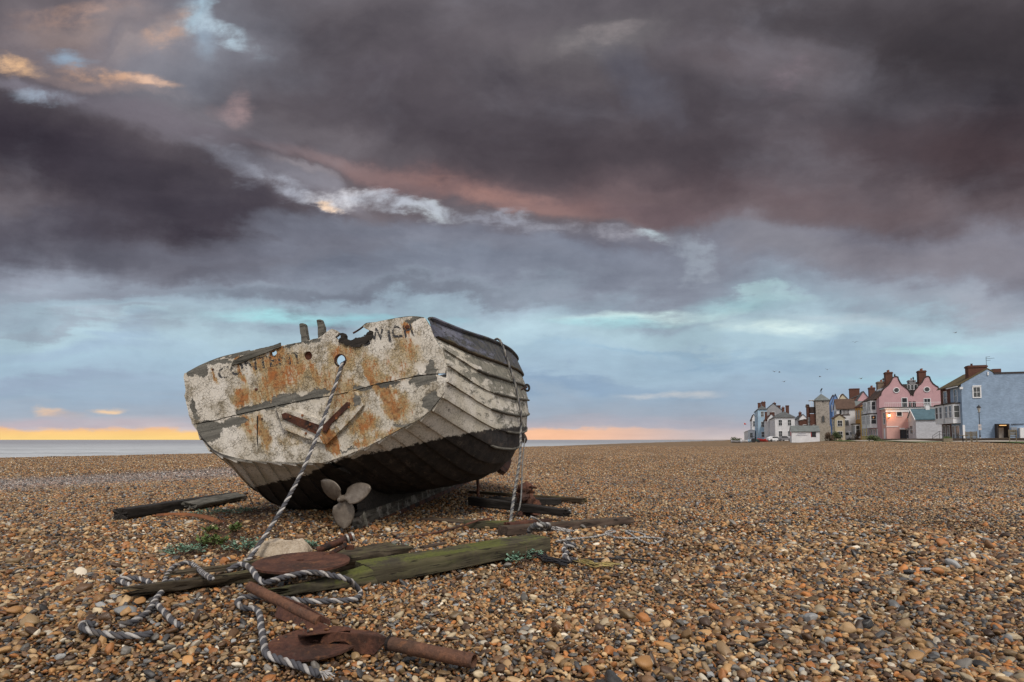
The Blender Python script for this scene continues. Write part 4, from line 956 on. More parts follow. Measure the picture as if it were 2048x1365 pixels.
plate('flange', [Gp(596, 1274, .045), Gp(600, 1274, .075), Gp(606, 1273, .098), Gp(615, 1272, .105), Gp(694, 1262, .105), Gp(702, 1263, .095), Gp(708, 1268, .045)], .010)
# hollow box clevis holding the second pipe: two upright plates in parallel
qa_, qb_ = on(643, 1290, .045), on(748, 1311, .02); xd = Vector((qb_.x-qa_.x, qb_.y-qa_.y, 0)).normalized(); yd = Vector((-xd.y, xd.x, 0))
CM = Matrix(((xd.x, yd.x, 0, qa_.x), (xd.y, yd.y, 0, qa_.y), (0, 0, 1, qa_.z), (0, 0, 0, 1)))
def vp(px, py, off=0.0): return L_(CM @ onplane(CM, px, py, 1, off))
plate('clevis_plate', [vp(640, 1284), vp(643, 1277), vp(649, 1271), (vp(657, 1266)), vp(664, 1263), vp(720, 1269), vp(775, 1276), vp(772, 1284), vp(748, 1311), vp(708, 1307.6), vp(704, 1294), vp(690, 1284), vp(668, 1284), vp(652, 1292), vp(643, 1290)], .010, m_rust)
plate('clevis_plate', [vp(662, 1276, .10), vp(676, 1260, .10), vp(740, 1262, .10), vp(752, 1268, .10), vp(748, 1284, .10), vp(690, 1284, .10)], .010, m_rust_dark)
plate('web', [vp(700, 1268.5), vp(772, 1277), vp(752, 1268, .10), vp(700, 1262, .10)], .008, m_rust)
plate('soil_pad', [vp(652, 1287, .01), vp(700, 1300, .01), vp(720, 1290, .09), vp(660, 1280, .09)], .012, m_pitch)
b0, b1 = L_(on(778, 1287, .085)), L_(on(948, 1323, .055))
dB = (b1-b0).normalized()
# open-ended tube with a real bore
def hollow(name, p, q, r, wall, m, parent):
    n = 32; b = MB(); T = (q-p).normalized(); a = T.cross(Vector((0, 0, 1))).normalized(); c_ = T.cross(a); vs = []
    for (pt, rr_) in ((p, r), (p.lerp(q, .5), r), (q, r), (q, r-wall), (q-T*.18, r-wall)):
        for k in range(n):
            t_ = 2*math.pi*k/n; vs.append(pt+(a*math.cos(t_)+c_*math.sin(t_))*rr_*(1+.02*mnoise.noise(Vector((k*.7, rr_*50, 0)))))
    fs = [(s_*n+k, s_*n+(k+1) % n, (s_+1)*n+(k+1) % n, (s_+1)*n+k) for s_ in range(4) for k in range(n)]+[tuple(range(n)), tuple(range(4*n, 5*n))]
    b.add(vs, fs); return b.build(name, m, parent, fix=False)
hollow('pipe', b0, b1, .031, .005, m_pipe, fit)
MB().tube([b0-dB*.004, b0+dB*.012], .033, 24).build('weld_collar', m_rust_dark, fit)

# corroded lump (old gearbox casting)
def lump(name, label, cat, c_, sx, sy, sz, m, seed, amp, sub=4, fr=2.2, amp2=.12):
    b_ = bmesh.new(); bmesh.ops.create_icosphere(b_, subdivisions=sub, radius=1.0)
    for v in b_.verts:
        p = v.co.copy(); d_ = 1+amp*mnoise.noise(p*fr+Vector((seed, 0, 0)))+amp2*mnoise.noise(p*fr*3.3+Vector((seed, 5, 0)))+amp2*.5*mnoise.noise(p*fr*8+Vector((seed, 5, 3)))
        v.co = Vector((p.x*d_*sx, p.y*d_*sy, p.z*d_*sz))
    me = bpy.data.meshes.new(name); b_.to_mesh(me); b_.free(); me.materials.append(m); me.polygons.foreach_set('use_smooth', [True]*len(me.polygons)); me.set_sharp_from_angle(angle=R(40))
    o = bpy.data.objects.new(name, me); COL.objects.link(o); o.location = c_; return tag(o, label, cat)
cl = empty('corroded_casting', on(1056, 1034), 'crumbling orange-rusted iron casting standing among the beams right of the hull', 'scrap iron')
for k, (dx_, dy_, dz_, sx, sy, sz, sd2, nm) in enumerate(((-.06, .0, .30, .12, .09, .10, 3, 'head'), (.0, .02, .16, .11, .08, .13, 8, 'neck'), (-.02, .0, .03, .13, .10, .08, 12, 'foot'), (.05, .0, .37, .05, .05, .02, 15, 'cap'))):
    o = lump(nm, None, None, (dx_, dy_, dz_), sx, sy, sz, m_rust if k < 2 else m_rust_dark, sd2, .9, 4, 1.8, .3); o.parent = cl
# lump of old concrete
def conc(t, i):
    v = obc(t); n = t.noise(v, 12, 9, .7); n2 = t.noise(v, 75, 4, .6); vo = t.voro(v, 55)
    col = t.mix(t.mapr(n, .3, .7), (.30, .235, .165), (.50, .42, .32)); col = t.mix(t.mapr(vo, .3, .12, 0, .6), col, (.56, .50, .42)); col = t.mix(t.mapr(n2, .58, .68, 0, .6), col, (.13, .10, .07))
    t.put(i['Base Color'], col); i['Roughness'].default_value = .9; t.put(i['Normal'], t.bump(t.math('ADD', n2, t.math('MULTIPLY', n, 2)), .9, .008))
m_conc = mat('old_concrete', conc)
rc = on(548, 1118)
def rock():
    P_ = []; rk = random.Random(4)
    b_ = bmesh.new()
    prof = [(-.235, 0), (-.235, .05), (-.20, .12), (-.15, .148), (-.11, .140), (-.07, .146), (-.01, .150), (.04, .158), (.10, .155), (.17, .152), (.21, .115), (.245, .05), (.24, 0)]
    o = MB().prism([(x, z-.02) for x, z in prof], -.02, .26).build('concrete_lump', m_conc, None, fix=True)
    b_.from_mesh(o.data); bmesh.ops.triangulate(b_, faces=b_.faces)
    for _ in range(4): bmesh.ops.subdivide_edges(b_, edges=[e for e in b_.edges if e.calc_length() > .03], cuts=1, use_grid_fill=False); bmesh.ops.triangulate(b_, faces=b_.faces)
    for v in b_.verts:
        p = v.co; q = Vector((mnoise.noise(p*9), mnoise.noise(p*9+Vector((5, 0, 0))), mnoise.noise(p*9+Vector((0, 7, 0)))))*.022+Vector((mnoise.noise(p*30), mnoise.noise(p*30+Vector((5, 0, 0))), mnoise.noise(p*30+Vector((0, 7, 0)))))*.008
        k = 1-.25*max(0, p.z)/.15; v.co = Vector((p.x, .12+(p.y-.12)*k+.25*max(0, p.z-.02), p.z))+q
    b_.to_mesh(o.data); b_.free(); o.data.polygons.foreach_set('use_smooth', [True]*len(o.data.polygons)); o.data.set_sharp_from_angle(angle=R(45))
    o.location = rc; tag(o, 'pale rough lump of old concrete beside the disc, mooring rope passing over it', 'rock')
rock()

# ------------------------------------------------------------------ ropes
def ropemat(name, a, b_):
    def f(t, i):
        v = pos(t); n = t.noise(v, 180, 4, .6); n2 = t.noise(v, 8, 4, .6)
        col = t.mix(n, a, b_); col = t.vm('SCALE', col, t.mapr(n2, .3, .7, .75, 1.2)); col = t.mix(t.mapr(t.noise(v, 14, 7, .7), .50, .68, 0, .6), col, (.13, .105, .08)); t.put(i['Base Color'], col); i['Roughness'].default_value = .85; i['Specular IOR Level'].default_value = .2
        t.put(i['Normal'], t.bump(n, .5, .003))
    return mat(name, f)
m_rw = ropemat('rope_white', (.24, .225, .21), (.50, .48, .46)); m_rw2 = ropemat('rope_dirty_white', (.16, .15, .135), (.34, .32, .29)); m_rd = ropemat('rope_dark', (.045, .045, .052), (.10, .10, .11)); m_rg = ropemat('rope_grey', (.10, .10, .10), (.20, .20, .19))
m_ry = ropemat('rope_yellow', (.28, .21, .07), (.46, .37, .15)); m_rk = ropemat('rope_black', (.012, .012, .014), (.04, .04, .045))
def rope(name, label, paths, Rr, pitch=2.4, mats=(m_rw, m_rd, m_rd), cat='rope', n=8):
    b = MB()
    for pts in paths:
        P_ = spline(pts, Rr*.55); N_ = len(P_); T = (P_[1]-P_[0]).normalized(); a = T.cross(Vector((.1, .2, 1))).normalized(); s_ = 0; fr = []
        for i, p in enumerate(P_):
            T = (P_[min(i+1, N_-1)]-P_[max(i-1, 0)]).normalized(); a = (a-T*a.dot(T)).normalized(); fr.append((p, a.copy(), T.cross(a), s_)); s_ += Rr*.55 if i < N_-1 else 0
        for k in range(3):
            vs = []
            ctr = []
            for (p, a_, c_, s0) in fr:
                th_ = 2*math.pi*(k/3+s0/(pitch*2*Rr)); ctr.append((p+(a_*math.cos(th_)+c_*math.sin(th_))*Rr*.5, a_, c_))
            for (p, a_, c_) in ctr:
                for q in range(n):
                    u = 2*math.pi*q/n; vs.append(p+(a_*math.cos(u)+c_*math.sin(u))*Rr*.56*(1+.22*mnoise.noise(p*22+Vector((k*5, 0, 0)))))
            fs = [(i*n+q, i*n+(q+1) % n, (i+1)*n+(q+1) % n, (i+1)*n+q) for i in range(N_-1) for q in range(n)]+[tuple(range(n))[::-1], tuple(range((N_-1)*n, N_*n))]
            b.add(vs, fs, k)
    o = b.build(name, list(mats), None, True, None, fix=False); return tag(o, label, cat)
RR = .0172
GP = lambda l, h=.030: [on(px, py, h+.014) for px, py in l]
hole = BM @ (tp(686, 728, -.03)); inn = BM @ (tp(694, 722, .15)); lip = BM @ (tp(683, 732, -.085))
endg = on(499, 1117, .03)
mid = [lip.lerp(endg, k)+Vector((0, 0, -.16*math.sin(math.pi*k)))+Vector((.03*math.sin(math.pi*k), 0, 0)) for k in (.12, .3, .5, .7, .88)]
rope('stern_rope', 'grey and white striped rope hanging from the round transom hole to the beach', [[inn, hole, lip]+mid+[endg, on(489, 1124, .03)]], .0185, 2.7)
rope('rope_stub', 'short striped rope end curling over the rotten beam left of the big coil', [[on(455, 1142, .15), on(470, 1133, .17), on(484, 1129, .18), on(497, 1134, .19), on(507, 1144, .185), on(514, 1155, .18), on(527, 1165, .17), on(540, 1164, .17), on(553, 1159, .17), on(588, 1150, .17), on(622, 1145, .17), on(653, 1149, .16), on(688, 1157, .15), on(707, 1168, .10)]
    + GP([(721, 1186), (714, 1197), (695, 1201), (676, 1202), (625, 1203), (582, 1199), (545, 1196), (511, 1194), (487, 1195), (475, 1206), (488, 1216), (511, 1218), (519, 1229), (523, 1258), (528, 1288), (534, 1309), (561, 1320), (592, 1330), (617, 1340), (640, 1350)], .026)], RR, 2.5)
bpy.context.scene.objects['rope_stub'].name = 'coiled_rope'; bpy.context.scene.objects['coiled_rope']['label'] = 'long striped rope looping over the rotten beam and round the rusty pipe fitting'
rope('loose_rope', 'striped rope snaking half buried through the shingle at the far left', [
    [on(423, 1157, .16), on(414, 1152, .14), on(405, 1146, .10)]+GP([(388, 1131), (372, 1126), (349, 1133), (337, 1146), (330, 1161), (324, 1176), (297, 1176), (265, 1172), (244, 1164), (236, 1160), (253, 1157), (276, 1157), (294, 1163), (302, 1168)], .024),
    GP([(360, 1160), (345, 1161), (333, 1172), (324, 1184), (313, 1197), (306, 1209), (294, 1225), (274, 1240), (253, 1248), (236, 1251)], .026),
    GP([(310, 1206), (328, 1224), (345, 1242), (363, 1253)], .022),
    GP([(190, 1250), (172, 1246), (164, 1250), (168, 1258), (192, 1265), (223, 1270), (257, 1272), (286, 1271), (306, 1266)], .024)], .0168, 2.5)
# frayed tip
b = MB(); fr_ = on(640, 1350, .03)
for k in range(16):
    d_ = Vector((.05+rnd.uniform(-.02, .03), -.03+rnd.uniform(-.03, .03), rnd.uniform(-.02, .02))); b.tube(spline([fr_+Vector((rnd.uniform(-.01, .01), rnd.uniform(-.01, .01), 0)), fr_+d_*.5+Vector((0, 0, .01)), fr_+d_], .01), .003, 4)
tag(b.build('frayed_rope_end', m_rw, bpy.context.scene.objects['coiled_rope'], True, None, fix=False))
# rope over the starboard side
sheer = [BM @ Vector((EQ[j, -1, 0]+dr, YQ[j], EQ[j, -1, 1]+dz_)) for j, dr, dz_ in ((38, -.25, -.02), (38, -.08, .06), (38, .045, .05))]
jj = 38
side_pts = [BM @ Vector((EQ[jj, k, 0]+.055, YQ[jj]-.05, EQ[jj, k, 1])) for k in (12, 11, 10, 9, 8)]
base = on(1019, 1058, .02); sp = side_pts[-1]
rope('side_rope', 'thick weathered rope hanging over the starboard gunwale to the beams on the ground', [sheer+side_pts+[sp.lerp(base, .35)+Vector((.03, 0, 0)), sp.lerp(base, .7)+Vector((.01, 0, 0)), base]], .019, 3.4, (m_rw2, m_rg, m_rd))
cr = empty('thin_cord', sp, 'thin grey cord hanging close beside the thick side rope', 'cord')
o = MB().tube([q-sp for q in spline([sp+Vector((.06, 0, -.1)), sp.lerp(base, .4)+Vector((.07, 0, 0)), sp.lerp(base, .8)+Vector((.09, 0, 0)), on(1025, 1040, .03)], .04)], .009, 6).build('strand', m_rg, cr)
rope('white_line', 'thin white cord running from the rusted casting down over the shingle in loops', [
    [on(1062, 1034, .30), on(1075, 1040, .15), on(1092, 1053, .05), on(1102, 1058, .09), on(1112, 1060, .10), on(1128, 1062, .08), on(1140, 1064, .07)], [on(1098, 1060, .06), on(1108, 1055, .11), on(1124, 1058, .10), on(1148, 1063, .07)],
    GP([(1112, 1083), (1150, 1078), (1190, 1074), (1215, 1068), (1231, 1064), (1222, 1062), (1211, 1067), (1231, 1075), (1262, 1077), (1289, 1074), (1285, 1068), (1262, 1063), (1251, 1063), (1262, 1069), (1276, 1078), (1296, 1087), (1314, 1086), (1325, 1079), (1310, 1076), (1285, 1075)], .012)], .010, 2.2, (m_rw, m_rw, m_rg))
rope('knotted_rope', 'striped rope knotted round the foot of the rusted casting', [[on(1060, 1060, .10), on(1068, 1052, .17), on(1080, 1050, .20), on(1090, 1052, .17), on(1084, 1058, .12), on(1072, 1056, .13), on(1062, 1058, .10), on(1058, 1066, .05)], [on(1085, 1056, .15), on(1096, 1050, .15), on(1098, 1060, .08)]], .026, 2.2, (m_rw, m_rd, m_rg))
rope('short_striped_rope', 'short dark and white rope end lying in the shingle below the thin white cord', [GP([(1128, 1087), (1140, 1088), (1150, 1091), (1136, 1093), (1127, 1099), (1134, 1106), (1129, 1113), (1138, 1118), (1155, 1121)], .02)], .020, 2.0)
b = MB(); base_l = GP([(1155, 1121), (1172, 1126), (1190, 1133), (1217, 1131), (1240, 1132), (1264, 1134)], .012)
for k in range(17):
    off = Vector((rnd.uniform(-.05, .05), rnd.uniform(-.05, .05), 0)); i0 = rnd.randint(0, 2); seg = base_l[i0:i0+rnd.randint(3, 4)]
    b.tube(spline([p+off*rnd.uniform(.3, 1)+Vector((rnd.uniform(-.02, .02), rnd.uniform(-.02, .02), rnd.uniform(-.003, .02))) for p in seg], .03), .0032, 4)
tag(b.build('frayed_yellow_rope', m_ry, None, True, None, fix=False), 'frayed yellow rope strands lying on the shingle right of the mossy beam', 'rope')
b = MB()
for k in range(5):
    b.tube(spline([p+Vector((rnd.uniform(-.02, .02), rnd.uniform(-.02, .02), 0)) for p in GP([(1168, 1119), (1200, 1118), (1235, 1117), (1262, 1119), (1298, 1122)], .014)], .03), .006, 5)
tag(b.build('black_line', m_rk, None, True, None, fix=False), 'straggling black line lying behind the frayed yellow rope', 'rope')
b = MB()
for k in range(14):
    b.tube(spline([p+Vector((rnd.uniform(-.05, .05), rnd.uniform(-.05, .05), rnd.uniform(0, .03))) for p in GP([(1062, 1112), (1080, 1113), (1096, 1122), (1112, 1127), (1134, 1132)], .014)], .03), .006, 5)
tag(b.build('net_scrap', m_rk, None, True, None, fix=False), 'tangled scrap of black net at the right end of the mossy beam', 'net')

# ------------------------------------------------------------------ plants between the stones
def leafmat(name, a, b_):
    def f(t, i):
        r_ = t.n('ShaderNodeNewGeometry').outputs['Random Per Island']; t.put(i['Base Color'], t.mix(r_, a, b_)); i['Roughness'].default_value = .6; i['Specular IOR Level'].default_value = .3
    return mat(name, f)
m_sil = leafmat('leaf_silver_green', (.075, .16, .105), (.19, .30, .22)); m_grn = leafmat('leaf_green', (.05, .085, .02), (.11, .16, .045)); m_tw = leafmat('dead_stem', (.035, .02, .012), (.12, .07, .045))
def plant(label, px, py, rad, hgt, n, m, seed, cat='plant', lobed=True):
    rk = random.Random(seed); c_ = on(px, py); b = MB(); st = MB()
    for k in range(n):
        a = rk.uniform(0, 6.283); r_ = rad*rk.random()**.6; x, y = r_*math.cos(a), r_*math.sin(a); z0 = g(c_.x+x, c_.y+y)-c_.z+.02; h_ = hgt*(1-.6*(r_/rad)**2)*rk.uniform(.5, 1)
        lean = Vector((x, y, 0))*.7+Vector((rk.uniform(-.02, .02), rk.uniform(-.02, .02), 0)); top = Vector((x, y, z0))+lean*.6+Vector((0, 0, h_)); ba = Vector((x*.6, y*.6, z0))
        st.tube([ba, ba.lerp(top, .5)+Vector((0, 0, .006)), top], .0016, 4, caps=False)
        nl = 8 if lobed else 4
        for j in range(nl):
            p = ba.lerp(top, .35+.65*j/nl)+Vector((0, 0, .004)); an = rk.uniform(0, 6.283); ln = rk.uniform(.018, .036)*(1 if lobed else 2.2); wd = ln*(.30 if lobed else .2)
            u = Vector((math.cos(an), math.sin(an), rk.uniform(-.1, .9))).normalized(); s_ = u.cross(Vector((0, 0, 1))).normalized()*wd
            b.add([p, p+u*ln*.5+s_, p+u*ln, p+u*ln*.5-s_, p+u*ln*.5+Vector((0, 0, -.003))], [(0, 1, 4), (1, 2, 4), (2, 3, 4), (3, 0, 4)])
    e_ = empty('beach_plant', c_, label, cat, 'plants growing through the shingle')
    b.build('leaves', m, e_, False, None, fix=False); st.build('stems', m_tw, e_, True, None, fix=False)
plant('silver-green leafy plant left of the concrete lump, touching it', 488, 1108, .17, .13, 70, m_sil, 1)
plant('small silver plant at the far left of the plant patch above the looping rope', 372, 1112, .16, .10, 48, m_sil, 2)
plant('yellow-green grassy tuft in the middle of the plant patch', 425, 1095, .13, .11, 40, m_grn, 3, lobed=False)
plant('bright green sprout just below the thin rusty wire', 468, 1068, .06, .10, 16, m_grn, 4, lobed=False)
plant('pale green sprout left of the bright green one, on dry stems', 424, 1070, .07, .07, 16, m_grn, 5, lobed=False)
plant('silver plant tucked behind the disc, right of the concrete lump', 612, 1102, .10, .09, 36, m_sil, 6)
plant('silver plant growing on the rotten beam beside the mossy beam', 780, 1106, .14, .06, 50, m_sil, 7)
plant('green leafy plant at the foot of the mossy beam, near its right end', 1035, 1122, .17, .08, 66, m_sil, 8)
plant('low dark green plant growing below the split plank left of the hull', 420, 1032, .22, .09, 50, m_sil, 9)
plant('green plant in front of the port bilge behind the dry stems', 480, 1030, .20, .08, 44, m_sil, 10)
b = MB(); rk = random.Random(9)
for (cx, cy, rr_, n) in ((440, 1085, .33, 300), (475, 1052, .34, 240), (500, 1030, .30, 140), (560, 1060, .3, 90), (400, 1112, .2, 60), (1060, 1128, .12, 40), (490, 1110, .2, 60)):
    c_ = on(cx, cy)
    for k in range(n):
        a = rk.uniform(0, 6.283); r_ = rr_*math.sqrt(rk.random()); x, y = c_.x+r_*math.cos(a), c_.y+r_*math.sin(a)*1.3; z = g(x, y)+.015
        d_ = Vector((rk.uniform(-1, 1), rk.uniform(-1, 1), rk.uniform(0, .55))).normalized()*rk.uniform(.04, .13); k2 = Vector((rk.uniform(-.02, .02), rk.uniform(-.02, .02), rk.uniform(0, .02)))
        b.tube([Vector((x, y, z)), Vector((x, y, z))+d_*.5+k2, Vector((x, y, z))+d_], rk.uniform(.0015, .0035), 4, caps=False)
tag(b.build('dead_stems', m_tw, None, True, None, fix=False), 'dry brown dead stems matted over the stones round the plants', 'dead stems', kind='stuff')
for k, (lab, pts) in enumerate((('bare pale twig lying on the stones left of the pipe fitting', [(408, 1222), (425, 1240), (440, 1262)]), ('short straw lying in the shingle above the rope at far left', [(166, 1172), (176, 1162), (186, 1153)]))):
    rod('twig', lab, 'twig', [on(*q, .02) for q in pts], .004, m_tw)
# big individual stones that stand out of the shingle
for k, (px, py, s_, lab, col) in enumerate(((252, 1222, .060, 'large flat grey cobble left of the snaking rope', (.20, .20, .195)), (655, 1268, .0, '', None))):
    if s_: lump('cobble', lab, 'stone', on(px, py, .02), s_, s_*.7, s_*.45, plain('stone_%d' % k, col, .6, .2, 20, .001), k*3, .25, 3, 1.2, .02)
# ------------------------------------------------------------------ the edge of the town
def wallmat(name, c, kind='render', var=.16):
    def f(t, i):
        v = obc(t); n = t.noise(v, .9, 8, .62); n2 = t.noise(v, 9, 6, .65); x, y, z = t.sep(v)
        col = t.vm('SCALE', t.mix(0.0, c, c), t.math('ADD', t.mapr(n, .25, .75, 1-var, 1+var, 'LINEAR'), t.math('MULTIPLY', t.math('SUBTRACT', n2, .5), .25)))
        st = t.noise(t.mapping(v, sc=(3, 3, .35)), 1.5, 6, .6)
        col = t.mix(t.mapr(st, .55, .75, 0, .35), col, t.vm('SCALE', col, .6))
        if kind in ('brick', 'painted'):
            nz = t.math('ADD', x, y)
            br = t.n('ShaderNodeTexBrick', {}, {'Vector': t.comb(nz, z, 0), 'Scale': 1.0, 'Color1': (1, 1, 1, 1), 'Color2': (.78, .78, .78, 1), 'Mortar': (1.25, 1.2, 1.1, 1) if kind == 'brick' else (.72, .72, .74, 1), 'Mortar Size': .012, 'Brick Width': .30, 'Row Height': .10})
            col = t.mix(1.0, col, br.outputs['Color'], 'MULTIPLY')
        if kind == 'flint':
            vo = t.voro(v, 3.5); col = t.mix(t.mapr(vo, .2, .6, .5, 0), col, (.10, .09, .08))
            low = t.mapr(z, 4.2, 3.2, 0, .55); col = t.mix(t.math('MULTIPLY', low, t.mapr(n2, .4, .6)), col, (.34, .29, .22))
        t.put(i['Base Color'], col); i['Roughness'].default_value = .88; i['Specular IOR Level'].default_value = .2
    return mat(name, f)
def roofmat(name, c, sc=3.2):
    def f(t, i):
        v = obc(t); n = t.noise(v, 1.3, 8, .65); x, y, z = t.sep(v)
        rowz = t.math('FRACT', t.math('MULTIPLY', z, sc)); cl = t.math('FRACT', t.math('MULTIPLY', t.math('ADD', x, y), sc*.9))
        col = t.vm('SCALE', t.mix(0.0, c, c), t.mapr(n, .25, .75, .68, 1.3, 'LINEAR'))
        col = t.mix(t.mapr(rowz, .82, .95, 0, .55), col, t.vm('SCALE', col, .45)); col = t.mix(t.mapr(cl, .88, .96, 0, .35), col, t.vm('SCALE', col, .5))
        t.put(i['Base Color'], col); i['Roughness'].default_value = .8; i['Specular IOR Level'].default_value = .25
    return mat(name, f)
w_white = wallmat('wall_white', (.66, .66, .67)); w_cream = wallmat('wall_cream', (.52, .46, .34)); w_blue = wallmat('wall_blue', (.30, .40, .53), 'painted', .17); w_pblue = wallmat('wall_light_blue', (.36, .50, .62))
w_bblue = wallmat('wall_bright_blue', (.17, .28, .52)); w_pink = wallmat('wall_pink', (.52, .32, .335), var=.10); w_pink2 = wallmat('wall_salmon', (.60, .37, .33), var=.08); w_brick = wallmat('wall_brick', (.115, .055, .042), 'brick'); w_yel = wallmat('wall_yellow', (.56, .46, .20)); w_or = wallmat('wall_orange', (.55, .30, .10))
w_tower = wallmat('wall_tower', (.36, .325, .285), 'flint'); w_wwash = wallmat('wall_whitewash', (.56, .58, .62), 'painted', .12); w_tud = wallmat('wall_dark_timber', (.05, .035, .03)); w_conc = wallmat('wall_concrete', (.20, .15, .11)); w_grey = wallmat('wall_grey', (.30, .30, .31))
r_brown = roofmat('roof_brown', (.10, .062, .045)); r_grey = roofmat('roof_grey', (.10, .105, .105)); r_dark = roofmat('roof_dark', (.045, .045, .05)); r_red = roofmat('roof_red', (.10, .045, .035)); r_moss = roofmat('roof_mossy', (.12, .095, .05)); r_teal = roofmat('roof_teal', (.075, .13, .155)); r_slate = roofmat('roof_slate', (.15, .165, .16))
m_white = plain('white_paint', (.70, .71, .72), .6, .12, 2); m_glass = plain('window_glass', (.035, .04, .045), .08, .4, .6, spec=.6); m_black = plain('black_paint', (.02, .02, .022), .5, .2, 4); m_bench = plain('bench_wood', (.20, .16, .11), .8, .3, 6)
m_red = plain('red_paint', (.42, .04, .035), .5, .2, 3); m_cope = plain('coping', (.045, .035, .032), .85, .3, 3); m_pot = plain('clay_pot', (.26, .10, .06), .8, .2, 5); m_brickp = w_brick

class B:
    """a building: local x runs inland along the near end wall, local y runs away along the sea front"""
    def __init__(s, name, label, px, depth, z0=.80, cat='house', group='houses along the sea front', M_=None):
        p = at(px, 880, depth); s.M = M_ if M_ is not None else Matrix.Translation((p.x, depth, z0)) @ Matrix.Rotation(-ROW, 4, 'Z')
        s.root = empty(name, s.M, label, cat, group); s.wall = None; s.roof = None
    def E(s, px, py, v=0.0): p = onplane(s.M, px, py, 1, v); return (p.x, p.z)
    def Fp(s, px, py, v=0.0): p = onplane(s.M, px, py, 0, v); return (p.y, p.z)
    def part(s, name, mb, m, parent=None, smooth=False): return mb.build(name, m, parent or s.root, smooth, 30 if smooth else None)
    def box(s, name, m, a, b_, parent=None): return s.part(name, MB().box(*a, *b_), m, parent)
    def window(s, face, a0, z0, a1, z1, off=0.0, bars=(1, 1), fm=None, parent=None, fw=None):
        """face 'E' (plane y=off) or 'F' (plane x=off)"""
        fm = fm or m_white; w_ = fw or max(.05, min(.09, (a1-a0)*.12)); f = MB()
        def bx(mb, u0, v0, u1, v1, d0, d1):
            if face == 'E': mb.box(u0, off-d1, v0, u1, off-d0, v1)
            else: mb.box(off-d1, u0, v0, off-d0, u1, v1)
        bx(f, a0-w_, z0-w_, a0, z1+w_, -.02, .07); bx(f, a1, z0-w_, a1+w_, z1+w_, -.02, .07); bx(f, a0, z0-w_, a1, z0, -.02, .09); bx(f, a0, z1, a1, z1+w_, -.02, .07)
        for k in range(1, bars[0]+1):
            c_ = a0+(a1-a0)*k/(bars[0]+1); bx(f, c_-.02, z0, c_+.02, z1, .0, .04)
        for k in range(1, bars[1]+1):
            c_ = z0+(z1-z0)*k/(bars[1]+1); bx(f, a0, c_-.025, a1, c_+.025, -.001, .038)
        fo = f.build('window', fm, parent or s.root, False); p_ = MB(); bx(p_, a0, z0, a1, z1, -.018, .012); p_.build('pane', m_glass, fo, False); return fo
    def rect(s, face, x0, y0, x1, y1, off=0.0, **k):
        a = (s.E if face == 'E' else s.Fp)(x0, y1, off); b_ = (s.E if face == 'E' else s.Fp)(x1, y0, off)
        u0, u1 = sorted((a[0], b_[0])); z0, z1 = sorted((a[1], b_[1])); return s.window(face, u0, z0, u1, z1, off, **k)
    def grid(s, face, u0, u1, zs_, n, wd=.9, ht=1.3, off=0.0, **k):
        for z in zs_:
            for i in range(n):
                c_ = u0+(u1-u0)*(i+.5)/n; s.window(face, c_-wd/2, z, c_+wd/2, z+ht, off, **k)
    def chimney(s, x0, y0, x1, y1, z0, z1, pots=2, m=None):
        mb = MB().box(x0, y0, z0, x1, y1, z1).box(x0-.08, y0-.08, z1-.3, x1+.08, y1+.08, z1-.1)
        c_ = mb.build('chimney', m or w_brick, s.roof or s.root, False)
        for k in range(pots):
            t_ = (k+.5)/pots; cx, cy = ((x0+(x1-x0)*t_, (y0+y1)/2) if x1-x0 > y1-y0 else ((x0+x1)/2, y0+(y1-y0)*t_))
            if s.root.parent is None and s.roof is not None and False: pass
            s_pot = MB().tube([(cx, cy, z1), (cx, cy, z1+.35), (cx, cy, z1+.38)], [.13, .11, .14], 8)
            c_.data.materials.append(m_pot) if len(c_.data.materials) < 2 else None
            add_to(c_, s_pot, 1)
    def gable(s, x0, x1, y0, y1, ze, zr, m, axis='y', ov=.25, th_=.14, xr=None, name='roof'):
        """pitched roof; axis = ridge direction; returns the roof object"""
        mb = MB(); lo, hi = (x0, x1) if axis == 'y' else (y0, y1); mid_ = xr if xr is not None else (lo+hi)/2
        sl = (zr-ze)/(mid_-lo); sr = (zr-ze)/(hi-mid_)
        P_ = [(lo-ov, ze-ov*sl), (mid_, zr), (hi+ov, ze-ov*sr), (hi+ov, ze-ov*sr+th_), (mid_, zr+th_*1.3), (lo-ov, ze-ov*sl+th_)]
        if axis == 'y': mb.prism(P_, y0-ov*.6, y1+ov*.6)
        else: mb.xprism(P_, x0-ov*.6, x1+ov*.6)
        s.roof = s.part(name, mb, m); return s.roof
    def hip(s, x0, x1, y0, y1, ze, zr, m, inset=None, ov=.3):
        x0 -= ov; x1 += ov; y0 -= ov; y1 += ov; d_ = inset if inset is not None else min(x1-x0, y1-y0)/2*.96
        if x1-x0 < y1-y0: r0, r1 = ((x0+x1)/2, y0+d_, zr), ((x0+x1)/2, y1-d_, zr)
        else: r0, r1 = (x0+d_, (y0+y1)/2, zr), (x1-d_, (y0+y1)/2, zr)
        V_ = [(x0, y0, ze), (x1, y0, ze), (x1, y1, ze), (x0, y1, ze), r0, r1, (x0, y0, ze-.12), (x1, y0, ze-.12), (x1, y1, ze-.12), (x0, y1, ze-.12)]
        F_ = [(0, 1, 4), (1, 2, 5, 4), (2, 3, 5), (3, 0, 4, 5)] if x1-x0 < y1-y0 else [(0, 1, 5, 4), (1, 2, 5), (2, 3, 4, 5), (3, 0, 4)]
        F_ += [(6, 7, 1, 0), (7, 8, 2, 1), (8, 9, 3, 2), (9, 6, 0, 3), (9, 8, 7, 6)]
        mb = MB().add(V_, F_); s.roof = s.part('roof', mb, m); return s.roof
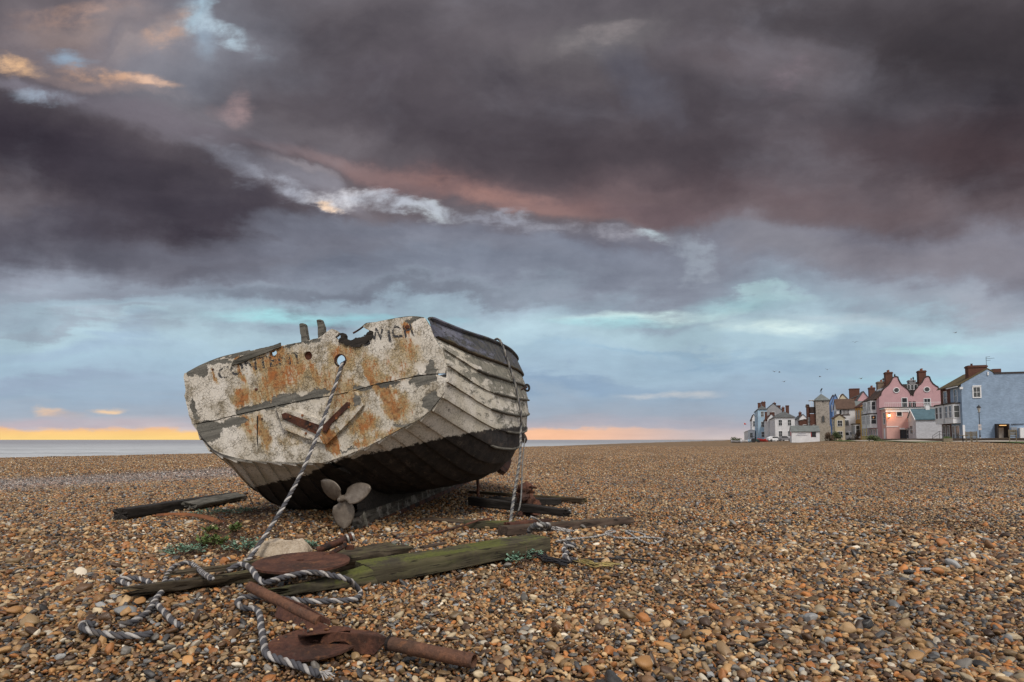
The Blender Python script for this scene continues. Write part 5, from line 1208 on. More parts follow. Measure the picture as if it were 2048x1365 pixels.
def add_to(o, mb, mi):
    me = o.data; b_ = bmesh.new(); b_.from_mesh(me); vs_ = [b_.verts.new(v) for v in mb.v]
    for f in mb.f:
        try: fc = b_.faces.new([vs_[i] for i in f]); fc.material_index = mi
        except ValueError: pass
    b_.to_mesh(me); b_.free()

# --- blue end house
h = B('blue_house', 'light blue painted end house at the right edge with brick chimney', 1927, 85)
E = h.E; Lb = h.Fp(1904, 870)[0]; L2 = h.Fp(1884, 870)[0]
W_ = E(2120, 870)[0]; pk = E(1974.5, 739); ev = E(1925.5, 768); rr1 = E(1985, 745); ft = E(2048, 745)[1]
h.part('wall', MB().prism([(0, -.6), (0, ev[1]), pk, rr1, (rr1[0], ft), (W_, ft), (W_, -.6)], 0, Lb), w_blue)
sl = (pk[1]-ev[1])/(pk[0]-0)
h.roof = h.part('roof', MB().prism([(-.45, ev[1]-.45*sl-.02), (pk[0], pk[1]+.02), (rr1[0]+.1, rr1[1]+.02), (rr1[0]+.1, rr1[1]+.16), (pk[0], pk[1]+.17), (-.45, ev[1]-.45*sl+.14)], -.05, Lb), r_moss)
h.box('fascia', m_cope, (rr1[0]+.12, -.08, ft-.12), (W_, Lb, ft+.10)); h.box('gutter', m_white, (-.52, 0.02, ev[1]-.45*sl-.14), (-.40, Lb, ev[1]-.45*sl+.0))
c0_, c1_ = E(1934, 748, 1.2), E(1971, 731, 1.2); h.chimney(c0_[0], .7, c1_[0], 1.9, ev[1]+.4, c1_[1], 0); add_to(h.roof.children[0], MB().tube([(c0_[0]+.6, 1.3, c1_[1]), (c0_[0]+.6, 1.3, c1_[1]+.25), (c0_[0]+.6, 1.3, c1_[1]+.28)], [.14, .12, .18], 10), 1)
a_ = E(1971.5, 740, .8); b_t = E(1971.5, 714, .8)[1]; mb = MB().tube([(a_[0]+.1, .8, a_[1]-.2), (a_[0]+.1, .8, b_t)], .025, 6)
for dz_, l0, l1 in ((.05, 0, .45), (.28, -.05, .95), (.55, 0, .5)): mb.tube([(a_[0]+.1+l0, .8, b_t-dz_), (a_[0]+.1+l1, .8, b_t-dz_+.06)], .022, 5)
h.part('aerial', mb, m_cope, h.roof); c0_ = E(1985, 744, 3); c1_ = E(2001, 738, 3); h.box('roof_vent', w_brick, (c0_[0], 2.8, ft), (c1_[0], 4, c1_[1]), h.roof)
h.rect('E', 1947.3, 775, 1959.5, 794.5, bars=(1, 1), fw=.14); a = E(1945, 774); b2 = E(1962, 771); h.box('lintel', m_white, (a[0], -.10, a[1]+.02), (b2[0], 0.02, b2[1]))
a = E(1925.5, 768); h.box('corner_trim', m_white, (-.04, -.05, -.1), (.22, .03, 2.2)); h.box('floodlight', m_white, (-.25, -.35, ev[1]-.75), (.1, -.02, ev[1]-.45)); 
a, b2 = E(1974, 744), E(1977, 751); h.box('alarm_box', m_white, (a[0], -.12, b2[1]), (b2[0], 0.0, a[1]))
# lit glazed porch
a, b2 = E(1994, 877, -.6), E(2017, 849.5, -.6); x0, x1, z1 = a[0], b2[0], b2[1]
po = h.part('porch', MB().box(x0, -.9, -.2, x0+.1, .0, z1).box(x1-.1, -.9, -.2, x1, .0, z1).box(x0, -.95, z1, x1, 0, z1+.1).box(x0+.1, -.03, -.2, x1-.1, -.005, z1), m_cope)
m_lit = mat('lit_strip', lambda t, i: (t.put(i['Emission Color'], (1, .55, .2, 1)), t.put(i['Emission Strength'], 1.1), t.put(i['Base Color'], (.6, .4, .2, 1))))
h.box('light_strip', m_lit, (x0+.35, -.8, z1-.16), (x1-.3, -.5, z1-.06), po); h.box('notice_panel', plain('buff_panel', (.34, .30, .26), .7), (x0+.4, -.12, .3), (x1-.4, -.05, z1-.4), po); h.box('planter_box', m_bench, (x0+.2, -.85, -.2), (x1-.2, -.5, .45), po)
a, b2 = E(2022, 877), E(2034, 855); h.box('service_box', m_white, (E(2036.5, 855)[0], -.5, -.2), (W_-1, -.01, E(2040, 856)[1]))
h.box('notice_board', plain('grey_board', (.25, .27, .30), .6), (E(2022, 860)[0], -.12, E(2022, 862)[1]), (E(2033, 860)[0], -.01, E(2022, 855)[1])); h.box('handrail', m_cope, (E(2022, 849)[0], -.12, E(2022, 849)[1]), (E(2048, 849)[0], -.04, E(2022, 849)[1]+.06))
def frontbay(h, y0, y1, pz0, pz1, proj=1.0, m=m_white, roof=True, n=2, zz=None):
    z0 = h.Fp(1905, pz0, -proj)[1] if zz is None else zz[0]; z1 = h.Fp(1905, pz1, -proj)[1] if zz is None else zz[1]
    bb = h.part('bay_window', MB().box(-proj, y0, z0, 0.0, y1, z1), m)
    if roof: h.box('bay_roof', m_cope, (-proj-.12, y0-.12, z1), (0, y1+.12, z1+.18), bb)
    hh = z1-z0; wz0, wz1 = z0+hh*.30, z1-hh*.10
    for k in range(n):
        u0 = y0+(y1-y0)*(k+.18)/n; u1 = y0+(y1-y0)*(k+.82)/n; h.window('F', u0, wz0, u1, wz1, -proj, bars=(0, 1), parent=bb)
    h.window('E', -proj+.15, wz0, -.15, wz1, y0, bars=(0, 1), parent=bb); return bb
frontbay(h, .7, Lb-.4, 847, 808, .9)
zt = h.Fp(1915, 774)[1]; h.window('F', Lb*.35, zt-2.1, Lb*.62, zt-.35, 0, bars=(0, 1)); h.window('F', Lb*.3, .1, Lb*.6, 2.1, 0, bars=(1, 0)); h.window('F', Lb*.72, .1, Lb*.92, 2.1, 0)
h2 = B('brick_house', 'narrow red brick house with white bay joined to the far side of the blue house', 0, 0, M_=h.M @ Matrix.Translation((0, Lb+.004, 0)))
L2b = L2-Lb; h2.part('wall', MB().prism([(0.02, -.6), (0.02, ev[1]), (pk[0], pk[1]-.05), (2*pk[0], ev[1]), (2*pk[0], -.6)], 0, L2b), w_brick)
h2.gable(0.02, 2*pk[0], 0.1, L2b, ev[1], pk[1]-.02, r_moss, 'y', .42); frontbay(h2, .3, L2b-.5, 847, 808, .9)
h2.window('F', L2b*.35, zt-2.1, L2b*.65, zt-.35, 0.02, bars=(0, 1)); h2.window('F', L2b*.2, .1, L2b*.42, 2.2, 0.02); h2.window('F', L2b*.6, .1, L2b*.85, 2.2, 0.02)

# --- pink house with two Dutch gables
h = B('pink_house', 'big pink house with two curved Dutch gables, round windows and a lit orange lamp', 1758.5, 113); E = h.E
Z = lambda zx, zy: (1720+zx/7.18, 710+zy/7.18)
gl = [(275, 600), (300, 575), (303, 545), (330, 500), (352, 478), (385, 452), (415, 425), (440, 385), (458, 350), (470, 322), (488, 322), (492, 312), (520, 312), (545, 318), (549, 340), (560, 368), (580, 405), (610, 440), (648, 466), (682, 494), (705, 520), (722, 550), (735, 585)]
gr_ = [(760, 590), (768, 550), (782, 520), (805, 490), (830, 465), (832, 448), (870, 420), (895, 390), (912, 355), (928, 325), (945, 322), (948, 310), (978, 308), (1000, 318), (1005, 340), (1018, 372), (1045, 410), (1085, 442), (1120, 460), (1124, 478), (1165, 492), (1190, 530), (1210, 575), (1212, 1195)]
pts = [E(*Z(*q)) for q in gl+gr_]; wallp = pts+[(0.0, -.6)]; wallp[-2] = (pts[-1][0], -.6)
wallp = [(max(0.0, x), z) for x, z in wallp]; WX = pts[-1][0]
h.part('gable_wall', MB().prism([(0.0, -.6)]+[(max(0., x), z) for x, z in pts[:-1]]+[(WX, pts[-2][1]), (WX, -.6)], 0, .38), w_pink)
mb = MB(); line = [Vector((x, -.03, z)) for x, z in pts[:23]]; mb.tube(line, .10, 4); line = [Vector((x, -.03, z)) for x, z in pts[23:-1]]; mb.tube(line, .10, 4)
h.part('coping', mb, m_cope)
Lp = h.Fp(1736, 870)[0]; ze = E(1759, 797)[1]; zr = E(1792, 760)[1]
xv = E(1822.5, 790)[0]; h.box('wall', w_pink, (0.02, .38, -.6), (WX, Lp, ze))
for (x0, x1, nm) in ((0, xv, 'roof'), (xv, WX, 'roof')):
    h.part(nm, MB().prism([(x0-.3*(x0 == 0), ze-.1), ((x0+x1)/2, zr), (x1, ze-.1)], .385, Lp), r_brown)
h.roof = [o for o in h.root.children if o.name.startswith('roof')][0]
def chz(x0, y0, x1, y1, yy, d_=1.2, pots=3, m=None, zb=None):
    a, b_ = E(x0, y1, yy), E(x1, y0, yy); h.chimney(a[0], yy, b_[0], yy+d_, (a[1]-1.0) if zb is None else zb, b_[1], pots, m)
chz(1771.5, 744, 1785, 763, 1.5, 1.3, 4); chz(1838, 741, 1852, 760, 1.5, 1.3, 3); chz(1756, 763, 1773, 775, 6.0, 1.5, 2, w_conc); chz(1819, 760, 1831, 770, 5.0, 1.5, 1, w_grey)
# finial
for px_, py_ in ((1789.5, 748), (1766.5, 756), (1826.5, 754)):
    a = E(px_, py_+5, .2); mb = MB().tube([(a[0], .2, a[1]-.5), (a[0], .2, a[1]), (a[0], .2, a[1]+.2), (a[0], .2, a[1]+.45)], [.07, .07, .16, .03], 8); h.part('finial', mb, m_cope)
# glazed dormer between the gables
a, b_ = E(1806, 790, 1.2), E(1838, 768, 1.2); dm = h.box('dormer', m_cope, (a[0], 1.2, a[1]), (b_[0], 4, b_[1])); zz0, zz1 = a[1]+.9, b_[1]-.15
for x0 in (1815, 1822, 1829): p_ = E(x0, 780, 1.2)[0]; q_ = E(x0+5, 780, 1.2)[0]; h.window('E', p_, zz0, q_, zz1, 1.2, bars=(0, 0), parent=dm)
def roundwin(px_, py_, r_):
    a = E(px_, py_); n = 20; mb = MB(); mb.tube([(a[0]+r_*math.cos(t_), -.04, a[1]+r_*math.sin(t_)) for t_ in np.linspace(0, 2*math.pi, n+1)], .075, 6, caps=False); o = h.part('round_window', mb, m_white, None, True)
    mb = MB().tube([(a[0], .0, a[1]), (a[0], -.03, a[1])], r_, n); h.part('pane', mb, m_glass, o)
    mb = MB().box(a[0]-.02, -.05, a[1]-r_, a[0]+.02, -.03, a[1]+r_).box(a[0]-r_, -.051, a[1]-.02, a[0]+r_, -.032, a[1]+.02); h.part('glazing_bars', mb, m_cope, o)
roundwin(1792.6, 781, .45); roundwin(1853.6, 779.6, .45)
for q in ((606, 622, 672, 748, (0, 1)), (708, 674, 734, 742, (0, 0)), (764, 674, 794, 742, (0, 0)), (925, 632, 1005, 745, (1, 1))):
    h.rect('E', *Z(q[0], q[1]), *Z(q[2], q[3]), bars=q[4], fm=m_white if q[4] != (0, 0) else m_cope)
# lower block with roof terrace, projecting toward the camera
a = onplane(h.M, 1773.6, 870, 0, .0); BY = -3.6
xl = E(1773.6, 870, BY)[0]
lx0 = E(1773.8, 870, BY)[0]; lx1 = E(1836, 870, BY)[0]; lz = E(1773, 818.5, BY)[1]; tz = E(1773, 816.5, BY)[1]
lb = h.box('lower_block', w_pink2, (lx0, BY, -.6), (lx1, -.002, lz)); 
yb_, zb_ = h.Fp(1762, 818)
h.part('cornice', MB().box(lx0-.25, BY-.25, lz, lx1+6, .0, lz+.2).box(lx0-.1, BY-.1, lz-.55, lx1, BY-.002, lz-.002), m_white); h.part('terrace_edge', MB().box(lx0-.32, BY-.32, lz+.2, lx1+6.1, .0, lz+.32), m_cope)
mb = MB(); zt_ = E(1773, 806.5, BY)[1]
for k in range(40):
    x = lx0-.2+k*.28
    if x < lx1+6: mb.box(x-.012, BY-.25, lz+.3, x+.012, BY-.225, zt_-.02)
mb.box(lx0-.25, BY-.26, zt_-.03, lx1+6, BY-.2, zt_+.03); h.part('balcony_rail', mb, m_white)
def bl(px0, py0, px1, py1, **k): a = E(px0, py1, BY); b_ = E(px1, py0, BY); return h.window('E', a[0], a[1], b_[0], b_[1], BY, parent=lb, **k)
bl(1793.8, 824, 1803.4, 832.5, bars=(0, 0)); bl(1801.5, 861, 1812, 877, bars=(1, 1), fm=m_cope); bl(1814, 861, 1821, 877, bars=(0, 1))
h.part('string_course', MB().box(lx0-.05, BY-.06, E(1773, 854.5, BY)[1], E(1797, 854, BY)[0], BY-.001, E(1773, 853, BY)[1]).box(E(1799, 860, BY)[0], BY-.1, E(1799, 859.5, BY)[1], lx1-.9, BY-.003, E(1799, 856.5, BY)[1]), m_white, lb)
mb = MB().tube([(E(1817, 820, BY)[0], BY-.08, -.3), (E(1817, 820, BY)[0], BY-.08, lz-.5)], .06, 6); h.part('downpipe', mb, m_white, lb)
a, b_ = E(1812, 857, BY-.8), E(1832, 846, BY-.8); mb = MB().box(a[0], BY-.9, a[1], b_[0], BY-.003, a[1]+.12)
for k in range(9): x = a[0]+.05+(b_[0]-a[0]-.1)*k/8; mb.box(x-.015, BY-.88, a[1]+.1, x+.015, BY-.85, b_[1])
mb.box(a[0], BY-.9, b_[1], b_[0], BY-.84, b_[1]+.05); h.part('balcony', mb, w_pink, lb)
h.box('side_door', m_white, (E(1764, 870, BY*.5)[0]*0+lx0-.03, BY+1.0, .0), (lx0-.002, BY+2.0, 2.2), lb); h.window('F', BY+.8, 3.0, BY+1.9, 4.9, lx0, parent=lb, bars=(0, 1))
# the lit lamp
lp = E(1778.3, 831.5, BY-.45); m_lamp = mat('lamp_glow', lambda t, i: (t.put(i['Emission Color'], (1, .42, .10, 1)), t.put(i['Emission Strength'], 14.0)))
lm = h.part('wall_lamp', MB().tube([(lp[0], BY-.45, lp[1]-.42), (lp[0], BY-.45, lp[1]-.22)], [.05, .13], 8).tube([(lp[0], BY-.45, lp[1]+.2), (lp[0], BY-.45, lp[1]+.42)], [.20, .04], 8).tube([(lp[0], BY-.45, lp[1]-.35), (lp[0]-.02, BY-.2, lp[1]-.5), (lp[0]-.05, BY-.001, lp[1]-.4)], .03, 6), m_black, lb)
h.part('glowing_globe', MB().tube([(lp[0], BY-.45, lp[1]-.2), (lp[0], BY-.45, lp[1]-.1), (lp[0], BY-.45, lp[1]+.1), (lp[0], BY-.45, lp[1]+.19)], [.10, .19, .19, .12], 12), m_lamp, lm, True)
pl = bpy.data.lights.new('lamp_light', 'POINT'); pl.energy = 60; pl.color = (1, .42, .12); pl.shadow_soft_size = .2; plo = bpy.data.objects.new('lamp_light', pl); COL.objects.link(plo); plo.location = h.M @ Vector((lp[0]-.05, BY-.85, lp[1])); 
# white bays on the sea front of the pink house
zz = (h.Fp(1745, 856, -1.0)[1], h.Fp(1745, 828, -1.0)[1]); zu = (h.Fp(1745, 824, -1.0)[1], h.Fp(1745, 800, -1.0)[1])
for (u0, u1) in ((1.2, Lp*.46), (Lp*.54, Lp-.8)):
    frontbay(h, u0, u1, 0, 0, 1.1, m_white, True, 3, zz); frontbay(h, u0+.2, u1-.2, 0, 0, .9, m_white, True, 3, (zu[0]-.3, zu[1]))
h.grid('F', .5, Lp-.5, (.3,), 4, .9, 1.8)
a = h.Fp(1744, 783, 1.5); mb = MB().box(1.2, Lp*.3, ze, 3.0, Lp*.7, ze+2.0); dm = h.part('dormer', mb, m_white); h.window('F', Lp*.36, ze+.5, Lp*.64, ze+1.7, 1.2, bars=(1, 0), parent=dm)

# --- white garage with teal roof in front of the pink house
h = B('whitewashed_store', 'low whitewashed brick store with teal tiled roof between pink and brick houses', 1833, 104, cat='outbuilding', group=None); E = h.E
gx1 = E(1893, 870)[0]; ge = E(1860, 839)[1]; gt = E(1860, 820, 2.6)[1]
h.part('wall', MB().xprism([(0, -.6), (0, ge), (2.6, gt), (5.2, ge), (5.2, -.6)], 0, gx1), w_wwash)
h.gable(.0, gx1, 0, 5.2, ge, gt, r_teal, 'x', .18)
h.window('F', 1.8, 1.2, 3.4, 2.6, 0.0, bars=(1, 1)); h.part('verge_board', MB().xprism([(-.2, ge-.15), (2.6, gt+.02), (2.6, gt+.2), (-.2, ge+.05)], -.22, -.13), m_white)
h.part('roof_vent', MB().box(E(1860, 815)[0], 2.3, gt-.1, E(1868, 815)[0], 3.0, gt+.9).box(E(1859, 815)[0], 2.2, gt+.9, E(1869, 815)[0], 3.1, gt+1.0), m_white, h.roof)

# --- the rest of the terrace, farther away
def simple(name, label, px, depth, W, far, eave, ridge, wm, rm, axis='y', nf=3, fl=2, ne=1, cat='house', chim=(), z0=.80, bay=False, group='houses along the sea front', kind='gable', half=False, dm=False):
    h = B(name, label, px, depth, z0, cat, group); L = h.Fp(far, 870)[0]; ze = h.E(px, eave)[1]; zr = h.E(px+4, ridge, 2.0)[1]
    if kind == 'hip': h.box('wall', wm, (0, 0, -.6), (W, L, ze)); h.hip(0, W, 0, L, ze, zr, rm)
    elif axis == 'y': h.part('wall', MB().prism([(0, -.6), (0, ze), (W/2, zr-.05), (W, ze), (W, -.6)], 0, L), wm); h.gable(0, W, 0, L, ze, zr, rm, 'y')
    else: h.part('wall', MB().xprism([(0, -.6), (0, ze), (L/2, zr-.05), (L, ze), (L, -.6)], 0, W), wm); h.gable(0, W, 0, L, ze, zr, rm, 'x')
    fh = (ze-.2)/fl; wd = min(1.0, L/nf*.6)
    for k in range(fl): h.grid('F', .3, L-.3, (k*fh+fh*.32,), nf, wd, fh*.5)
    if ne:
        we = min(.9, W/ne*.5)
        for k in range(fl): h.grid('E', .2, W-.2, (k*fh+fh*.32,), ne, we, fh*.5)
    if bay: frontbay(h, L*.15, L*.85, 0, 0, 1.0, m_white, True, 3, (fh*.15, fh*.98)); 
    if dm:
        d_ = h.box('dormer', m_white, (.6, L*.3, ze), (2.2, L*.7, ze+1.2)); h.window('F', L*.35, ze+.3, L*.65, ze+1.0, .6, parent=d_)
    for (x0, y0, x1, y1, yy, pots) in chim:
        a, b_ = h.E(x0, y1, yy), h.E(x1, y0, yy); h.chimney(a[0], yy, b_[0], yy+1.2, a[1]-.8, b_[1], pots)
    return h
h = simple('brick_house', 'tall back house with grey roof and the massive square brick chimney', 1699, 168, 5.0, 1694, 800, 793, w_brick, r_grey, 'y', 2, 3, 1, chim=((1700, 777, 1719, 799, 1.0, 0),))
simple('pink_gabled_house', 'small pink gable with two tiny windows peeping above the yellow house roof', 1718, 150, 2.6, 1713, 800, 785, w_pink, r_grey, 'y', 1, 3, 1)
simple('yellow_house', 'pale yellow house with dark roof just left of the white bays', 1740, 126, 5.0, 1723, 812, 800, w_yel, r_brown, 'y', 3, 2, 0, bay=False, chim=((1739, 775, 1750, 790, 4.0, 5),), dm=True)
simple('orange_house', 'orange and brick house with a steep red roof left of the yellow house', 1723, 137, 5.0, 1712, 813, 796, w_or, r_red, 'y', 2, 2, 1, bay=True)
simple('pale_blue_house', 'pale blue gabled house between the orange house and the timbered house', 1713, 146, 4.5, 1698, 818, 803, w_pblue, r_slate, 'x', 2, 3, 1, bay=True)
h = simple('timbered_house', 'black and white timbered house with a big brown roof', 1675, 146, 3.9, 1669, 817, 800, w_white, r_brown, 'x', 2, 3, 0)
a, b_ = h.E(1684, 830), h.E(1697, 817.5); mb = MB()
for k in range(6): x = a[0]+(b_[0]-a[0])*k/5; mb.box(x-.07, -.05, a[1], x+.07, -.001, b_[1])
mb.box(a[0]-.4, -.06, a[1]-.15, b_[0]+.3, -.002, a[1]+.05); h.part('timber_framing', mb, w_tud); h.part('brown_post', MB().box(h.E(1685.5, 870)[0], -.08, 0, h.E(1688, 870)[0], -.004, a[1]-.2), w_tud)
h.rect('E', 1679, 820, 1683, 829, bars=(0, 0)); h.rect('E', 1688.5, 841, 1697, 852, bars=(2, 0)); h.rect('E', 1676, 841, 1684, 855, bars=(2, 0), fm=m_white)
h = simple('cream_house', 'low cream house with a bay window left of the timbered house', 1671, 141, 2.0, 1665, 836, 830, w_cream, r_brown, 'y', 1, 2, 1)
h = simple('bright_blue_house', 'bright blue tall gabled house squeezed behind the watch tower', 1661, 160, 1.9, 1659, 805, 792, w_bblue, r_brown, 'y', 1, 3, 1); 
h = simple('bright_blue_house', 'bright blue narrow gabled house touching the timbered house roof', 1667, 158, 1.5, 1666, 804, 790, w_bblue, r_grey, 'y', 1, 3, 1)
h = simple('cream_gabled_house', 'cream house with double brown gables above the timbered roof', 1675, 166, 3.3, 1671, 804, 790, w_cream, r_brown, 'y', 1, 3, 1); h.part('barge_board', MB().prism([(.2, h.E(1676, 800)[1]), (.9, h.E(1676, 789)[1]), (1.1, h.E(1676, 789)[1]), (.45, h.E(1676, 800)[1])], -.3, -.2), m_white)

# --- watch tower
h = B('watch_tower', 'square rough-rendered lookout tower with pyramid roof, arched window and weathervane', 1633.5, 135, cat='tower', group=None); E = h.E
tw_ = E(1660, 860)[0]; tz_ = E(1640, 800.5)[1]; h.box('wall', w_tower, (0, 0, -.6), (tw_, 3.2, tz_))
h.box('base', w_tower, (-.12, -.12, -.6), (tw_+.15, 3.3, E(1640, 852)[1])); h.hip(0, tw_, 0, 3.2, tz_, E(1643, 788, 1.6)[1], r_slate, inset=1.75, ov=.2)
a, b_ = E(1644.2, 844), E(1648.6, 832); mb = MB(); n = 8
arc = [(a[0], a[1]), (b_[0], a[1])]+[((a[0]+b_[0])/2+(b_[0]-a[0])/2*math.cos(t_), b_[1]-.25+(b_[0]-a[0])/2*math.sin(t_)) for t_ in np.linspace(0, math.pi, n)]
wo = h.part('arched_window', MB().prism([((x-(a[0]+b_[0])/2)*1.3+(a[0]+b_[0])/2, z) for x, z in arc], -.14, -.001), w_conc); h.part('pane', MB().prism(arc, -.16, -.12), m_glass, wo)
h.box('vent', m_black, (E(1644, 803)[0], -.05, E(1644, 805)[1]), (E(1647, 803)[0], .01, E(1644, 803)[1]))
st = h.part('stair_wing', MB().box(-1.1, .4, -.6, 0, 3.0, E(1625, 828)[1]).box(-1.6, .9, -.6, -1.1, 2.8, E(1620, 814)[1]), w_brick); h.part('upper_porch', MB().box(-1.05, .5, E(1627, 826)[1], -.003, 2.8, E(1627, 814)[1]), w_tud, st)
h.part('porch_posts', MB().box(-1.05, .5, E(1627, 814)[1], -.97, .58, E(1627, 801)[1]).box(-.6, .5, E(1627, 814)[1], -.54, .56, E(1627, 801)[1]).box(-1.15, .4, E(1627, 801)[1], 0, 2.9, E(1627, 801)[1]+.1), m_white, st)
h.part('stair_roof', MB().xprism([(.8, E(1620, 814)[1]), (1.85, E(1620, 811)[1]+.3), (2.9, E(1620, 814)[1])], -1.75, -1.1), r_brown, st); h.window('E', -1.45, 3, -1.2, 5, .9, parent=st, bars=(0, 2)); h.window('E', -.6, 2.2, -.2, 3.4, .4, parent=st, bars=(0, 1))
c_ = (tw_/2, 1.6, E(1643, 788, 1.6)[1]); mb = MB().tube([(c_[0], c_[1], c_[2]), (c_[0], c_[1], c_[2]+1.0)], .04, 6).box(c_[0]-.35, c_[1]-.02, c_[2]+.35, c_[0]+.35, c_[1]+.02, c_[2]+.41)
mb.prism([(c_[0]-.15, c_[2]+.55), (c_[0]+.05, c_[2]+.5), (c_[0]+.18, c_[2]+.8), (c_[0]+.38, c_[2]+1.15), (c_[0]+.12, c_[2]+1.2), (c_[0]-.05, c_[2]+.95)], c_[1]-.05, c_[1]+.05); h.part('weathervane', mb, m_black, h.roof)
# --- white lookout hut
h = B('lookout_hut', 'low white hut with grey roof and red board standing on the shingle before the tower', 1583.5, 122, .86, cat='hut', group=None); E = h.E
hx = E(1639.5, 870)[0]; hz = E(1600, 863.5)[1]; hr = E(1600, 853.5, 1.8)[1]; h.part('wall', MB().xprism([(0, -.4), (0, hz), (1.8, hr), (3.6, hz), (3.6, -.4)], 0, hx), w_white); h.gable(0, hx, 0, 3.6, hz, hr, r_slate, 'x', .15)
h.box('doorway_shade_panel', m_black, (E(1623, 870)[0], -.04, E(1623, 874.5)[1]), (E(1632, 870)[0], .01, E(1623, 863.8)[1])); h.box('door_frame', m_red, (E(1622, 870)[0], -.06, E(1623, 874.5)[1]), (E(1623, 870)[0]-.003, .01, E(1623, 863.8)[1]))  # black panel stands for the shade inside the door opening
h.box('red_board', m_red, (-.06, .6, E(1580, 872)[1]), (-.002, 1.8, E(1580, 864)[1]))
def text_part(word, x, y, z, size, parent, m, name='lettering'):
    cu = bpy.data.curves.new(name, 'FONT'); cu.body = word; cu.size = size; cu.extrude = .01; cu.align_x = 'CENTER'; ob = bpy.data.objects.new('tmp', cu); COL.objects.link(ob); bpy.context.view_layer.update()
    me = bpy.data.meshes.new_from_object(ob.evaluated_get(bpy.context.evaluated_depsgraph_get())); bpy.data.objects.remove(ob); me.materials.clear(); me.materials.append(m)
    o = bpy.data.objects.new(name, me); COL.objects.link(o); o.parent = parent; o.location = (x, y, z); o.rotation_euler = (R(90), 0, 0); return o
text_part('LOOKOUT', E(1603, 868)[0], -.012, E(1603, 869.0)[1], .30, h.root, plain('sign_grey', (.25, .25, .3), .7)); text_part('ALDEBURGH BEACH', E(1603, 868)[0], -.012, E(1603, 872.0)[1], .22, h.root, MATS['sign_grey'])

# --- far group of houses
GRP = 'far houses beyond the lookout hut'
simple('white_house', 'white house with low hipped grey roof and two chimneys, largest of the far group', 1551, 190, 5.5, 1527, 835, 823, w_white, r_grey, 'y', 4, 2, 2, kind='hip', group=GRP, chim=((1564, 815, 1569, 826, 3.0, 1), (1572, 811, 1578, 828, 5.0, 0)))
simple('white_rear_house', 'small white house with grey roof right of the hipped white house', 1600, 205, 2.3, 1589, 837, 830, w_white, r_grey, 'y', 2, 2, 1, group=GRP, chim=((1598, 825, 1603, 832, 3.0, 2),))
h = simple('flat_brick_house', 'low flat-roofed brick house behind the lookout hut', 1600, 178, 2.8, 1597, 842, 840, w_brick, r_brown, 'y', 1, 1, 1, group=GRP)
simple('tall_pale_house', 'tall pale blue-white house with two brick chimneys in the far group', 1517, 232, 3.1, 1510, 819, 812, w_pblue, r_grey, 'y', 2, 3, 1, kind='hip', group=GRP, chim=((1516, 806, 1522, 820, 3.0, 0), (1523, 804, 1531, 816, 3.0, 2)))
simple('dark_gabled_house', 'house with wide black gabled roof and two chimneys behind the hipped white house', 1533, 244, 5.6, 1527, 820, 808, w_grey, r_dark, 'y', 2, 3, 1, group=GRP, chim=((1546, 806, 1552, 815, 3.0, 2), (1553, 811, 1561, 819, 4.0, 0)))
simple('brown_roofed_house', 'small house with brown tiled gable at the left end of the far group', 1505, 268, 1.6, 1501, 838, 829, w_white, r_brown, 'y', 2, 2, 1, group=GRP)
simple('brick_chimney_house', 'narrow white house with brown stacks between the pale and the hipped houses', 1536, 212, 2.6, 1524, 838, 829, w_white, r_red, 'y', 3, 2, 1, group=GRP, chim=((1530, 824, 1534, 838, 2.0, 0), (1540, 825, 1549, 834, 3.0, 0)))
h = simple('low_pavilion', 'low white pavilion with flat roof at the far left of the houses', 1496, 250, 2.6, 1488, 862, 860, w_white, m_white, 'y', 2, 1, 1, group=GRP, cat='pavilion')

# --- ground dressing along the front: walls, verge, path
def strip_sheet(name, t0, t1, s0, s1, dz, m, n=60, kind='structure', label=None, cat=None):
    vs = []; 
    for k in range(n+1):
        s_ = s0+(s1-s0)*k/n
        for t_ in (t0, (t0+t1)/2, t1):
            x = RX0+t_*cR+s_*sR; y = RY0-t_*sR+s_*cR; vs.append((x, y, g(x, y)+dz))
    fs = [(k*3+a, k*3+a+1, (k+1)*3+a+1, (k+1)*3+a) for k in range(n) for a in (0, 1)]
    o = mesh_obj(name, vs, fs, m, None, None, True, None); return tag(o, label, cat, kind=kind)
m_grass = plain('short_grass', (.06, .09, .02), .9, .5, 1.5); m_path = plain('concrete_path', (.36, .32, .27), .85, .15, .8)
strip_sheet('grass_verge', -11.2, -8.4, -62, 110, .05, m_grass); strip_sheet('path', -8.4, -5.3, -62, 45, .045, m_path)
def rowp(t_, s_, z): return Vector((RX0+t_*cR+s_*sR, RY0-t_*sR+s_*cR, z))
def rowwall(name, label, t0, s0, s1, z1, wd=.3, m=w_conc):
    Mx = Matrix.Translation(rowp(t0, s0, 0)) @ Matrix.Rotation(-ROW, 4, 'Z'); mb = MB(); L = s1-s0; n = int(L/4)
    for k in range(n): mb.box(0, L*k/n+.01, .3, wd, L*(k+1)/n-.01, z1)
    mb.box(-.05, 0, z1, wd+.05, L, z1+.07)
    return tag(mb.build(name, m, None, False, None, M_=Mx), label, 'wall')
rowwall('low_wall', 'long low brown wall between the path and the houses', -5.0, -60, 26, 1.10)
